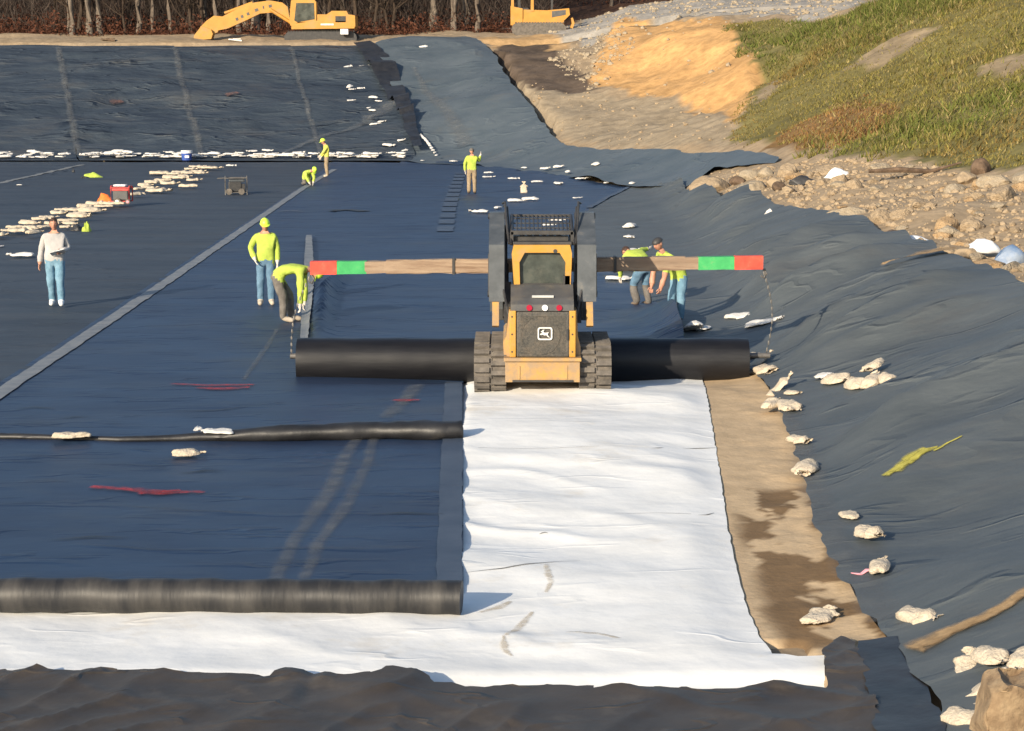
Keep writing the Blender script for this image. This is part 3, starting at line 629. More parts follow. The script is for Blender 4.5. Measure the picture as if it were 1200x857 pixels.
# ================================================================ THE LOADER
lx, ly = P(636, 460, 30.0)[0], 30.0
L = thing('track_loader', 'yellow compact track loader with grey lift arms carrying the spreader beam', 'loader', (lx, ly, float(hh(lx, ly+.6))))
def stadium(y0, y1, z0, z1, n=10):
    r = (z1-z0)/2; o = []
    for k in range(n+1):
        a = math.pi/2 + math.pi*k/n; o.append((y0+r+r*math.cos(a), z0+r+r*math.sin(a)))
    for k in range(n+1):
        a = -math.pi/2 + math.pi*k/n; o.append((y1-r+r*math.cos(a), z0+r+r*math.sin(a)))
    return o
for sgn in (-1, 1):
    bm = NB(); x0, x1 = sorted((sgn*1.02, sgn*.54))
    out = stadium(.04, 1.86, .04, .70)
    inn = stadium(.09, 1.81, .09, .65)
    n = len(out); V = [[bm.verts.new((x, p[0], p[1])) for p in o] for x, o in ((x0, out), (x1, out), (x0, inn), (x1, inn))]
    for i in range(n):
        j = (i+1) % n
        bm.faces.new((V[0][i], V[0][j], V[1][j], V[1][i])); bm.faces.new((V[2][j], V[2][i], V[3][i], V[3][j]))
        bm.faces.new((V[0][j], V[0][i], V[2][i], V[2][j])); bm.faces.new((V[1][i], V[1][j], V[3][j], V[3][i]))
    per = []                                        # lugs round the belt
    path = out + [out[0]]; acc = 0; step_ = .128; nxt = 0
    for i in range(n):
        a = Vector((0, *path[i])); b = Vector((0, *path[i+1])); d = (b-a).length
        while d > 1e-6 and nxt <= acc+d:
            p = a.lerp(b, (nxt-acc)/d); t = (b-a).normalized(); per.append((p, t)); nxt += step_
        acc += d
    for k, (p, t) in enumerate(per):
        nrm = Vector((0, -t.z, t.y)); nrm = -nrm if nrm.dot(p-Vector((0, .95, .37))) < 0 else nrm
        rot = Matrix((Vector((1, 0, 0)), t, nrm)).transposed()
        for h_ in (0, 1):
            q = p + nrm*.02 + t*(.045*h_)
            box(bm, (x0+.115+h_*.25, q.y, q.z), (.225, .070, .07), rot)
        box(bm, (x0+.24, p.y, p.z), (.05, .09, .034), rot)
    obj('track', bm, M['rubber'], L)
    bm = NB(); box(bm, (sgn*.78, .95, .37), (.30, 1.2, .36)); obj('track_frame', bm, M['dark'], L, bevel=.02)
    for yy, zz_, r_ in ((.42, .36, .26), (1.48, .36, .26), (.95, .27, .17)):
        bm = NB(); cyl(bm, (sgn*.60, yy, zz_), (sgn*1.0, yy, zz_), r_, n=20); obj('idler_wheel', bm, M['dark'], L)
bm = NB()
prism(bm, [(-.56, .36), (.56, .36), (.56, .72), (.52, .86), (.50, 1.27), (-.50, 1.27), (-.54, .86), (-.585, .80), (-.585, .72)], 'y', .06, 1.9)
obj('body', bm, M['yellow_dirty'], L, bevel=.015)
bm = NB(); box(bm, (-.005, .02, .37), (1.10, .30, .31)); box(bm, (-.005, -.005, .555), (1.14, .34, .05))
box(bm, (-.35, -.135, .36), (.03, .012, .2)); box(bm, (.35, -.135, .36), (.03, .012, .2))
obj('bumper', bm, M['yellow_dirty'], L, bevel=.018)
for sx in (-.445, .435):
    bm = NB(); box(bm, (sx, .0, .925), (.095, .14, .69)); obj('side_post', bm, M['yellow'], L, bevel=.012)
bm = NB(); box(bm, (0, -.015, .92), (.775, .12, .67)); door = obj('grille_door', bm, M['grille'], L, bevel=.02)
bm = NB()
for k in range(26): box(bm, (0, -.08, .64+k*.022), (.66, .008, .006))
for k in range(3): cyl(bm, (-.03, -.078+.001*k, .90), (-.03, -.075+.001*k, .90), .28-.003*k, n=40)
obj('fan_screen', bm, M['grille'], door)
bm = NB(); r_ = bmesh.ops.create_cone(bm, cap_ends=False, segments=40, radius1=.285, radius2=.285, depth=.006)['verts']
bmesh.ops.transform(bm, matrix=Matrix.Translation((-.03, -.079, .90)) @ Matrix.Rotation(math.pi/2, 4, 'X'), verts=r_); obj('ring', bm, M['grille'], door)
# white emblem: rounded square frame with a leaping deer
bm = NB()
def rsq(w_, h_, r_, n=5):
    o = []
    for cx_, cz_, a0 in ((w_-r_, h_-r_, 0), (-w_+r_, h_-r_, 90), (-w_+r_, -h_+r_, 180), (w_-r_, -h_+r_, 270)):
        for k in range(n+1):
            a = R(a0+90*k/n); o.append((cx_+r_*math.cos(a), cz_+r_*math.sin(a)))
    return o
ex, ez = .03, .935
oo, ii = rsq(.108, .095, .035), rsq(.088, .075, .024)
n = len(oo)
V = [[bm.verts.new((ex+p[0], y_, ez+p[1])) for p in o] for o in (oo, ii) for y_ in (-.108, -.094)]
for i in range(n):
    j = (i+1) % n
    bm.faces.new((V[0][i], V[0][j], V[2][j], V[2][i])); bm.faces.new((V[0][i], V[1][i], V[1][j], V[0][j])); bm.faces.new((V[2][j], V[3][j], V[3][i], V[2][i]))
deer = [(-.072, -.012), (-.060, -.022), (-.042, -.014), (-.02, -.022), (.0, -.028), (.018, -.020), (.034, -.040), (.062, -.060), (.070, -.056), (.050, -.034), (.040, -.008), (.046, .008), (.058, .016), (.052, .022), (.036, .016), (.016, .014), (-.012, .016), (-.024, .026), (-.020, .045), (-.006, .056), (-.012, .060), (-.028, .052), (-.034, .060), (-.040, .044), (-.060, .034), (-.058, .026), (-.044, .022), (-.042, .006), (-.056, .002), (-.076, -.004)]
prism(bm, [(ex+p[0], ez+p[1]) for p in deer], 'y', -.106, -.094)
obj('emblem', bm, M['decal'], door)
bm = NB(); prism(bm, [(-.05, 1.265), (-.05, 1.36), (.08, 1.44), (.46, 1.60), (.60, 1.60), (.60, 1.265)], 'x', -.475, .455); hood = obj('engine_hood', bm, M['hood'], L, bevel=.02)
for sx in (-1, 1):
    for k in range(3):
        bm = NB(); cyl(bm, (sx*.445-.01, -.075, .66+.26*k), (sx*.445-.01, -.06, .66+.26*k), .014, n=8); obj('bolt', bm, M['dark'], L)
bm = NB(); box(bm, (.36, -.085, .92), (.03, .03, .16)); obj('latch', bm, M['dark'], door)
bm = NB(); box(bm, (0, -.14, .235), (.9, .02, .03)); obj('tow_bar', bm, M['dark'], L, bevel=.005)
bm = NB(); box(bm, (-.42, -.02, 1.30), (.03, .06, .05)); box(bm, (.40, -.02, 1.30), (.03, .06, .05)); bm.free()
for x_, m_ in ((-.20, 'red_lens'), (.03, 'white_lens'), (.24, 'red_lens')):
    bm = NB(); cyl(bm, (x_, -.045, 1.312), (x_, -.075, 1.312), .047, .042, 18); obj('tail_light', bm, M[m_], L)
bm = NB(); box(bm, (.0, .09, 1.463), (.32, .05, .012), Matrix.Rotation(R(23), 3, 'X')); obj('warning_label', bm, M['decal'], hood)
# cab
bm = NB()
op = [(-.42, 1.50), (.42, 1.50), (.44, 2.06), (.41, 2.19), (-.43, 2.19), (-.46, 2.06)]
ip = [(-.335, 1.56), (.335, 1.56), (.345, 1.93), (.255, 2.075), (-.265, 2.075), (-.345, 1.93)]
VV = [[bm.verts.new((p[0], y_, p[1])) for p in o] for o in (op, ip) for y_ in (.50, .62)]
for i in range(6):
    j = (i+1) % 6
    bm.faces.new((VV[0][i], VV[0][j], VV[2][j], VV[2][i])); bm.faces.new((VV[1][j], VV[1][i], VV[3][i], VV[3][j]))
    bm.faces.new((VV[0][j], VV[0][i], VV[1][i], VV[1][j])); bm.faces.new((VV[2][i], VV[2][j], VV[3][j], VV[3][i]))
cab = obj('cab_frame', bm, M['yellow'], L, bevel=.01)
bm = NB(); prism(bm, ip, 'y', .585, .60); obj('rear_window', bm, M['glass'], cab)
bm = NB(); box(bm, (0, .572, 1.585), (.66, .022, .05)); obj('window_seal', bm, M['dark'], cab)
bm = NB(); cyl(bm, (.19, .56, 2.10), (.19, .49, 2.10), .03, n=10); obj('work_lamp', bm, M['dark'], cab)
bm = NB(); box(bm, (.36, .54, 1.66), (.10, .08, .14)); obj('wiper_motor', bm, M['dark'], cab)
bm = NB()
box(bm, (-.43, 1.15, 1.72), (.035, 1.0, .9)); box(bm, (.42, 1.15, 1.72), (.035, 1.0, .9)); box(bm, (0, 1.15, 2.205), (.88, 1.12, .05)); box(bm, (0, 1.66, 1.5), (.84, .05, .5))
obj('cab_side', bm, M['dark'], L, bevel=.01)
bm = NB(); box(bm, (0, 1.15, 1.45), (.5, .2, .5)); box(bm, (0, 1.0, 1.75), (.45, .08, .5)); obj('seat', bm, M['dark'], L, bevel=.04)
bm = NB()
for y_, z_, t in ((.72, 2.36, .05), (1.62, 2.55, .035)):
    box(bm, (-.005, y_, z_), (.93, t, t*1.2))
for k in range(15):
    x_ = -.44+.88*k/14; cyl(bm, (x_, .72, 2.36), (x_, 1.62, 2.55), .014, n=6)
for x_ in (-.46, .45):
    box(bm, (x_, .72, 2.27), (.05, .05, .2)); box(bm, (x_, 1.62, 2.38), (.05, .05, .36))
    cyl(bm, (x_, .72, 2.37), (x_, 1.62, 2.56), .022, n=8)
box(bm, (-.02, 1.2, 2.26), (.82, .8, .08))
for k in range(3): box(bm, (0, .95+.25*k, 2.41+.053*k), (.9, .02, .02))
for sx in (-.46, .45):
    for k in range(4): cyl(bm, (sx, .75+.28*k, 2.2), (sx, .75+.28*k, 2.36+.059*k), .012, n=6)
for k in range(6): box(bm, (-.3+.11*k, .98, 2.28), (.07, .1, .09))
obj('roof_guard', bm, M['dark'], L)
# lift arms
for sgn, xa, xb in ((-1, -.80, -.57), (1, .52, .80)):
    bm = NB(); prism(bm, [(.34, 1.36), (.62, 1.36), (.72, 2.05), (1.42, 2.50), (2.05, 1.95), (2.15, 1.0), (2.38, 1.0), (2.30, 2.08), (1.52, 2.62), (1.30, 2.62), (.44, 2.20)], 'x', xa, xb)
    arm = obj('lift_arm', bm, M['grey'], L, bevel=.018)
    bm = NB(); prism(bm, [(.42, 1.45), (.56, 1.45), (.64, 2.02), (.50, 2.06)], 'x', xa-.012 if sgn < 0 else xb, xa if sgn < 0 else xb+.012); obj('arm_plate', bm, M['dark'], arm)
    bm = NB(); cyl(bm, (xa-.02, 1.42, 2.56), (xb+.02, 1.42, 2.56), .05, n=14); obj('pivot_pin', bm, M['dark'], arm)
    bm = NB(); cyl(bm, (xa-.02, .48, 1.46), (xb+.02, .48, 1.46), .05, n=14); obj('pivot_pin', bm, M['dark'], arm)
    xc = sgn*.70
    bm = NB(); prism(bm, [(.16, 1.02), (.30, .98), (.56, 1.40), (.42, 1.46)], 'x', xc-.05, xc+.05); obj('arm_link', bm, M['yellow_dirty'], L, bevel=.012)
    bm = NB(); prism(bm, [(.24, 1.05), (.5, 1.02), (.85, 1.45), (.7, 1.62)], 'x', sgn*.52-.055, sgn*.52+.055); obj('arm_bracket', bm, M['dark'], L, bevel=.012)
    bm = NB(); cyl(bm, (sgn*.55, .35, 1.12), (sgn*.55, 1.0, 1.85), .045, n=12); cyl(bm, (sgn*.55, 1.0, 1.85), (sgn*.55, 1.5, 2.4), .026, n=10); obj('lift_cylinder', bm, M['dark'], L)
    bm = NB(); tube(bm, [(sgn*.49, .1, 1.15), (sgn*.53, .18, 1.30), (sgn*.56, .32, 1.42), (sgn*.60, .42, 1.62)], .02, 6); obj('hydraulic_hose', bm, M['dark'], L)
    for q_ in (.62, 1.02, 1.22):
        bm = NB(); box(bm, (sgn*.505, .35, q_), (.03, .28, .03)); obj('hinge', bm, M['dark'], L)
    bm = NB(); tube(bm, [(sgn*.50, .6, 2.2), (sgn*.54, .95, 2.5), (sgn*.56, 1.3, 2.78), (sgn*.60, 1.6, 2.74)], .018, 6); tube(bm, [(sgn*.47, .6, 2.2), (sgn*.50, .95, 2.42), (sgn*.53, 1.3, 2.70), (sgn*.58, 1.6, 2.70)], .018, 6); obj('hydraulic_hose', bm, M['dark'], L)
bm = NB(); box(bm, (0, 2.18, .95), (1.5, .10, .18)); box(bm, (0, 2.18, 1.5), (.9, .08, .12)); box(bm, (-.35, 2.22, 1.3), (.10, .08, .95)); box(bm, (.35, 2.22, 1.3), (.10, .08, .95)); obj('coupler', bm, M['dark'], L, bevel=.01)

# spreader beam, roll and chains
A, B = Vector(P(365, 314, 32.55)), Vector(P(893, 307.5, 32.45))
def bp(px): return A.lerp(B, (px-365)/528.)
bt = thing('spreader_beam', 'long timber spreader beam with green and red painted ends held across the loader', 'beam', tuple(bp(636)))
def seg(name, a, b, hgt, dep, m, jit=0):
    p, q = bp(a)-bp(636), bp(b)-bp(636); d = q-p; bm = NB()
    n = max(1, int(d.length/.15)); vv = []
    for i in range(n+1):
        c = p.lerp(q, i/n); row = []
        for sy, sz in ((-1, -1), (1, -1), (1, 1), (-1, 1)):
            row.append(bm.verts.new(c + Vector((0, sy*dep/2+jit*(random.random()-.5), sz*hgt/2+jit*(random.random()-.5)))))
        vv.append(row)
    for i in range(n):
        for k in range(4): bm.faces.new((vv[i][k], vv[i+1][k], vv[i+1][(k+1) % 4], vv[i][(k+1) % 4]))
    bm.faces.new(vv[0]); bm.faces.new(vv[-1][::-1])
    return obj(name, bm, m, bt, bevel=.012)
seg('timber', 428, 822, .19, .18, M['timber'], .012)
seg('timber_sleeve', 453, 803, .222, .14, M['timber'], .014)
seg('red_end', 364, 395, .208, .186, M['red'], .004); seg('green_band', 395.3, 430, .202, .184, M['green'], .006)
seg('green_band', 818, 860, .202, .184, M['green'], .006); seg('red_end', 860.3, 893.5, .212, .186, M['red'], .004)
for x_ in (532, 721):
    seg('strap', x_-1.5, x_+1.5, .255, .22, M['dark'])
rA, rB = Vector(P(349, 421, 32.6)), Vector(P(876, 419, 32.6))
rA.z = rB.z = .262
rt = thing('geomembrane_roll', 'thick black roll of liner hanging in front of the loader', 'roll', tuple((rA+rB)/2))
c0 = (rA+rB)/2; bm = NB(); pth = [rA.lerp(rB, i/40)-c0 for i in range(41)]
tube(bm, pth, [.362+.004*math.sin(i*.9)+.003*math.sin(i*2.3) for i in range(41)], 40)
obj('wound_liner', bm, M['roll'], rt, True)
rt.children[0].data.polygons.foreach_set('use_smooth', [len(p.vertices) == 4 for p in rt.children[0].data.polygons])
bm = NB(); cyl(bm, rA-c0+Vector((-.12, 0, .07)), rB-c0+Vector((.36, 0, .08)), .045, n=14)
obj('core_pipe', bm, M['steel'], rt, True)
def chain(a, b, label, sag=.0, link_=.055):
    a, b = Vector(a), Vector(b); n = int((b-a).length/link_); t = thing('chain', label, 'chain', tuple(a), 0, 'chains of the spreader beam'); bm = NB()
    for i in range(n+1):
        c = a.lerp(b, i/n)-a + Vector((sag*math.sin(math.pi*i/n), 0, 0))
        r = bmesh.ops.create_uvsphere(bm, u_segments=6, v_segments=5, radius=.5)['verts']
        s_ = (.034, .012, .075) if i % 2 else (.012, .034, .075)
        bmesh.ops.transform(bm, matrix=Matrix.Translation(c) @ Matrix.Diagonal((*s_, 1)), verts=r)
    obj('links', bm, M['steel'], t)
    bm = NB(); tube(bm, [Vector((.02, 0, .02)), Vector((.06, 0, -.06)), Vector((.02, 0, -.13)), Vector((-.03, 0, -.09))], .02, 6); obj('hook', bm, M['steel'], t)
chain(bp(892)+Vector((.03, 0, -.12)), rB+Vector((.30, 0, .12)), 'steel chain hanging from the right red end of the spreader beam', .12)
chain(bp(366)+Vector((-.03, 0, -.12)), rA+Vector((-.10, 0, .10)), 'steel chain hanging from the left red end of the spreader beam', -.1)
bm = NB(); p = at(868, 441); tube(bm, [Vector((-.5, 0, 0)), Vector((0, .02, .02)), Vector((.45, .05, .06))], .04, 8)
o = obj('steel_pipe', bm, M['steel']); o.location = p + Vector((.25, -.1, .06)); tag(o, 'short grey steel pipe on the ground under the right end of the roll', 'pipe')

# ================================================================ PEOPLE
def ellipsoid(bm, c, r, rot=None, seg_=20, ring=14):
    v = bmesh.ops.create_uvsphere(bm, u_segments=seg_, v_segments=ring, radius=1)['verts']
    bmesh.ops.transform(bm, matrix=Matrix.Translation(c) @ (rot.to_4x4() if rot else Matrix()) @ Matrix.Diagonal((*r, 1)), verts=v); return v
SLOT = {'shirt': 0, 'pants': 1, 'skin': 2, 'boot': 3, 'eye': 4, 'hand': 5, 'lip': 6, 'forearm': 7, 'shin': 8}
def person(label, loc, rz, h, cols, pose=None, head=(0, -.02, 1), face=(0, -1, -.12), hat=None, hair=True, fat=1., grip=False):
    """pose: joint name -> point for a 1.75 m body facing -Y; L is the +x side"""
    J = dict(pelvis=(0, 0, .96), waist=(0, -.005, 1.10), chest=(0, .0, 1.30), neck=(0, .01, 1.47),
             shL=(.175, .01, 1.41), elL=(.235, .03, 1.14), wrL=(.235, -.05, .90), shR=(-.175, .01, 1.41), elR=(-.235, .03, 1.14), wrR=(-.235, -.05, .90),
             hiL=(.09, 0, .90), knL=(.105, -.02, .50), anL=(.11, .03, .09), toL=(.13, -.15, .045), hiR=(-.09, 0, .90), knR=(-.105, -.02, .50), anR=(-.11, .03, .09), toR=(-.13, -.15, .045))
    if pose: J.update(pose)
    J = {k: Vector(v) for k, v in J.items()}
    hd = Vector(head).normalized(); J['jaw'] = J['neck'] + hd*.085
    rad = dict(pelvis=.150*fat, waist=.140*fat, chest=.158*fat, neck=.075, jaw=.058, sh=.082, el=.064, wr=.048, hi=.108*fat, kn=.084, an=.070, to=.045)
    names = list(J); ix = {n: i for i, n in enumerate(names)}
    E = [('pelvis', 'waist'), ('waist', 'chest'), ('chest', 'neck'), ('neck', 'jaw')]
    for s in 'LR': E += [('chest', 'sh'+s), ('sh'+s, 'el'+s), ('el'+s, 'wr'+s), ('pelvis', 'hi'+s), ('hi'+s, 'kn'+s), ('kn'+s, 'an'+s), ('an'+s, 'to'+s)]
    verts = [J[n] for n in names]; ed = [(ix[a], ix[b]) for a, b in E]; rr = [(rad.get(n) or rad[n[:2]],)*2 for n in names]
    for n in ('chest', 'waist', 'pelvis'): rr[ix[n]] = (rad[n]*1.18, rad[n]*.86)
    roots = [ix['pelvis']]; bones = [(a, b) for a, b in E]; fing = []
    for s, sx in (('L', 1), ('R', -1)):
        w_, e_ = J['wr'+s], J['el'+s]; d = (w_-e_).normalized()
        inn = Vector((-sx, -.35, 0)); inn = (inn - d*inn.dot(d)).normalized(); fr = d.cross(inn)*(1 if s == 'R' else -1)
        if fr.y > 0: fr = -fr
        pe = w_ + d*.085
        verts.append(w_+d*.03); rr.append((.036, .022)); a0 = len(verts)-1; ed.append((ix['wr'+s], a0))
        verts.append(pe); rr.append((.040, .020)); ed.append((a0, len(verts)-1))
        fing.append((w_, pe))
        for k in range(4):
            o_ = fr*(.030-.020*k); ln = (.075, .085, .08, .062)[k]; c_ = .55 if grip else .25
            p0 = w_+d*.06+o_; p1 = pe+o_+d*ln*.3; p2 = p1+d*ln*.4*(1-c_*.5)+inn*ln*.4*c_; p3 = p2+d*ln*.35*(1-c_)+inn*ln*.4*(c_+.2)
            i0 = len(verts); roots.append(i0)
            for p, r_ in ((p0, .010), (p1, .0105), (p2, .0095), (p3, .008)): verts.append(p); rr.append((r_, r_))
            ed += [(i0, i0+1), (i0+1, i0+2), (i0+2, i0+3)]; fing += [(p0, p3)]
        i0 = len(verts); roots.append(i0)
        for p, r_ in ((w_+d*.03+fr*.02, .012), (w_+d*.065+fr*.058+inn*.01, .012), (w_+d*.105+fr*.066+inn*.025, .009)): verts.append(p); rr.append((r_, r_))
        ed += [(i0, i0+1), (i0+1, i0+2)]; fing.append((verts[-3], verts[-1]))
    me = bpy.data.meshes.new('person_skin'); me.from_pydata([tuple(v) for v in verts], ed, []); o = bpy.data.objects.new('tmp', me); C.objects.link(o)
    md = o.modifiers.new('s', 'SKIN'); md.use_smooth_shade = True
    for i, r_ in enumerate(rr):
        o.data.skin_vertices[0].data[i].radius = r_; o.data.skin_vertices[0].data[i].use_root = i in roots
    sb = o.modifiers.new('d', 'SUBSURF'); sb.levels = sb.render_levels = 2
    dg = bpy.context.evaluated_depsgraph_get(); ev = o.evaluated_get(dg); bm = NB(); tm = ev.to_mesh(); bm.from_mesh(tm); ev.to_mesh_clear()
    bpy.data.objects.remove(o)
    # head
    fv = Vector(face); fv = (fv - hd*fv.dot(hd)).normalized(); sv = fv.cross(hd).normalized()
    rot = Matrix((sv, -fv, hd)).transposed()
    hc = J['neck'] + hd*.185 + fv*.018
    nb0 = len(bm.verts)
    hv = ellipsoid(bm, (0, 0, 0), (1, 1, 1), None, 28, 20)
    for v in hv:
        p = v.co.copy(); x, y, z = p.x*.076, p.y*.098, p.z*.118
        if z < 0: x *= 1-.25*(-z/.118)**1.5; y = y*(1-.12*(-z/.118)) - .012*(-z/.118)*(1 if y < 0 else 0)
        if y < 0:
            y -= .024*math.exp(-(x/.012)**2-((z+.018)/.020)**2) + .008*math.exp(-(x/.010)**2-((z-.01)/.03)**2)      # nose
            y += .012*(math.exp(-((abs(x)-.032)/.014)**2-((z-.012)/.012)**2))                                            # eye sockets
            y -= .006*math.exp(-(x/.022)**2-((z+.060)/.008)**2) + .008*math.exp(-(x/.02)**2-((z+.098)/.014)**2)
        v.co = hc + rot @ Vector((x, y, z))
    for sx in (-1, 1):
        for v in ellipsoid(bm, (0, 0, 0), (.010, .022, .033), None, 10, 8): v.co = hc + rot @ (v.co + Vector((sx*.078, .010, -.005)))
    head_v = set(range(nb0, len(bm.verts)))
    eyes0 = len(bm.verts)
    for sx in (-1, 1):
        for v in ellipsoid(bm, (0, 0, 0), (.012, .007, .007), None, 8, 6): v.co = hc + rot @ (v.co + Vector((sx*.031, -.081, .012)))
    lips0 = len(bm.verts)
    for v in ellipsoid(bm, (0, 0, 0), (.022, .007, .006), None, 8, 6): v.co = hc + rot @ (v.co + Vector((0, -.090, -.060)))
    bm.verts.ensure_lookup_table(); bm.verts.index_update()
    def kind(a, b):
        if a == 'an' or b == 'to': return 'boot'
        if (a, b) == ('kn', 'an'): return 'shin'
        if (a, b) in (('hi', 'kn'), ('pelvis', 'hi')): return 'pants'
        if (a, b) == ('el', 'wr'): return 'forearm'
        if (a, b) == ('neck', 'jaw'): return 'skin'
        return 'shirt'
    segs = [(J[a], J[b], kind(a.rstrip('LR') if a[:2] in ('sh', 'el', 'wr', 'hi', 'kn', 'an', 'to') else a, b.rstrip('LR') if b[:2] in ('sh', 'el', 'wr', 'hi', 'kn', 'an', 'to') else b)) for a, b in E]
    segs += [(a, b, 'hand') for a, b in fing]
    hem = J['pelvis'] + (J['waist']-J['pelvis'])*.05; hn = (J['waist']-J['pelvis']).normalized()
    for f in bm.faces:
        vi = f.verts[0].index
        if vi >= lips0: k = 'lip'
        elif vi >= eyes0: k = 'eye'
        elif vi in head_v: k = 'skin'
        else:
            c = f.calc_center_median(); best = 1e9
            for a, b, kk in segs:
                t = max(0, min(1, (c-a).dot(b-a)/max(1e-9, (b-a).length_squared))); dd = (c-(a+(b-a)*t)).length
                if kk == 'hand': dd = dd*.6 if dd < .05 else 9
                if dd < best: best = dd; k = kk; tt = t
            if k == 'shirt' and (c-hem).dot(hn) < -.02 and (c-hem).length < .30: k = 'pants'
            if k == 'pants' and (c-hem).dot(hn) > -.02 and (c-hem).length < .24: k = 'shirt'
        f.material_index = SLOT[k]; f.smooth = True
    # cloth folds
    for v in bm.verts:
        if v.index < nb0:
            ks = {f.material_index for f in v.link_faces}
            if ks <= {0, 1, 7, 8}: v.co += v.normal*(.045*(float(fbm(v.co.x*8+v.co.y*6, v.co.z*8+v.co.y*5, 7))-.45))
    me = bpy.data.meshes.new('body'); bm.to_mesh(me); bm.free()
    root = thing('person', label, 'person', tuple(loc), rz)
    c = dict(skin='skin', boot='boot', eye='eye', hand='skin', lip='lip'); c.update(cols); c.setdefault('forearm', c['shirt']); c.setdefault('shin', c['pants'])
    link('body', me, [M[c[k]] for k in sorted(SLOT, key=SLOT.get)], root)
    root.scale = (h/1.75,)*3
    if hat:
        hm, style = hat; bm = NB()
        v = ellipsoid(bm, (0, 0, 0), (1, 1, 1), None, 24, 14)
        bmesh.ops.delete(bm, geom=[q for q in v if q.co.z < -.05], context='VERTS')
        for q in bm.verts:
            x, y, z = q.co.x*.097, q.co.y*.122, q.co.z*(.108 if style == 'hard' else .088)
            if style == 'hard': z += .006*math.exp(-(x/.02)**2)*(z > .04)
            q.co = hc + rot @ Vector((x, y+.006, z+.035))
        if style != 'beanie':
            n = 28; oi = []; 
            for k in range(n):
                a = 2*math.pi*k/n; cx_, cy_ = math.cos(a), math.sin(a)
                fwd = max(0, -cy_)**2; ex_ = (.014 + .055*fwd) if style == 'hard' else .002+.075*max(0, -cy_)**4
                q0 = Vector((cx_*.096, cy_*.121+.006, .034)); q1 = Vector((cx_*(.097+ex_*.5), cy_*(.122+ex_)+.006, .026-.012*fwd))
                oi.append([bm.verts.new(hc + rot @ q) for q in (q0, q1, q1-Vector((0, 0, .006)), q0-Vector((0, 0, .008)))])
            for k in range(n):
                for j in range(3): bm.faces.new((oi[k][j], oi[(k+1) % n][j], oi[(k+1) % n][j+1], oi[k][j+1]))
        obj('hard_hat' if style == 'hard' else 'cap', bm, M[hm], root, True)
    if hair:
        bm = NB(); v = ellipsoid(bm, (0, 0, 0), (1, 1, 1), None, 24, 16)
        for q in list(bm.verts):
            x, y, z = q.co.x*.083, q.co.y*.105+.010, q.co.z*.116+.014
            if z < -.075 or (y < -.02 and z < .055) or (y < .02 and z < -.0): bm.verts.remove(q); continue
            k = 1+.08*(float(vn(x*90, z*90+y*60, 3))-.5)
            q.co = hc + rot @ Vector((x*k, y*k, z*k))
        obj('hair', bm, M['hair'], root, True)
    return root, J, hc, rot
# man in white
pA, JA, *_ = person('man in pale sweatshirt, jeans and white shoes walking with papers under his arm', at(66, 362) + Vector((0, 0, .05)), R(6), 1.80, dict(shirt='sweat', pants='jeans_pale', boot='shoe'),
    pose=dict(elL=(.27, .06, 1.16), wrL=(.16, -.17, 1.12), elR=(-.27, .04, 1.13), wrR=(-.29, -.04, .88), knL=(.10, -.10, .52), anL=(.115, -.10, .10), toL=(.13, -.28, .06), knR=(-.09, -.0, .50), anR=(-.085, .14, .09), toR=(-.10, -.04, .045)), fat=1.25, face=(.1, -1, -.25))
bm = NB(); box(bm, (0, 0, 0), (.30, .22, .012), Matrix.Rotation(R(-20), 3, 'X') @ Matrix.Rotation(R(-16), 3, 'Y')); box(bm, (.01, .01, .014), (.28, .21, .010), Matrix.Rotation(R(-20), 3, 'X') @ Matrix.Rotation(R(-14), 3, 'Y'))
o = obj('folded_papers', bm, M['paper']); o.location = pA.matrix_basis @ Vector((.10, -.27, 1.11)); tag(o, 'grey and white folded papers held by the man in the pale sweatshirt', 'papers')
# lime worker standing
person('worker in lime sweatshirt, lime hard hat and jeans standing and looking down', at(312, 361)+Vector((0, 0, .05)), R(8), 1.78, dict(shirt='lime', pants='jeans', boot='boot_pale', hand='glove'),
    pose=dict(elR=(-.30, .02, 1.18), wrR=(-.22, -.13, .97), elL=(.25, .03, 1.15), wrL=(.24, -.08, .90), knL=(.10, -.02, .5)), head=(0, -.22, 1), face=(.1, -1, -.5), hat=('lime_hat', 'hard'), hair=False, fat=1.12)
# lime worker bending to the liner edge
person('worker in lime shirt and grey trousers bent double, reaching down to the liner edge', at(340, 381)+Vector((0, 0, .05)), 0, 1.78, dict(shirt='lime', pants='greycloth', boot='boot_pale', forearm='lime', hand='glove'),
    pose=dict(pelvis=(-.22, .02, .90), waist=(-.10, .01, 1.02), chest=(.14, 0, 1.08), neck=(.34, -.01, 1.02), shL=(.22, -.17, .99), elL=(.23, -.22, .66), wrL=(.22, -.22, .36), shR=(.22, .17, 1.00), elR=(.28, .2, .66), wrR=(.26, .12, .36),
              hiL=(-.24, -.10, .86), knL=(-.10, -.12, .47), anL=(-.12, -.10, .09), toL=(.10, -.12, .045), hiR=(-.24, .10, .86), knR=(-.02, .13, .49), anR=(.0, .14, .09), toR=(.22, .14, .045)), head=(1, 0, -.25), face=(.3, -.2, -1), hat=('lime_hat', 'hard'), hair=False, fat=1.1, grip=True)
# far standing worker
person('worker in lime jacket and khaki trousers standing alone near the far corner', at(553, 230)+Vector((0, 0, .08)), R(180), 1.76, dict(shirt='lime', pants='khaki', boot='boot', hand='glove'),
    pose=dict(elR=(-.27, -.1, 1.26), wrR=(-.33, -.16, 1.48), elL=(.28, .02, 1.14), wrL=(.26, -.05, .9)), hat=('greycloth', 'cap'), hair=False, fat=1.15)
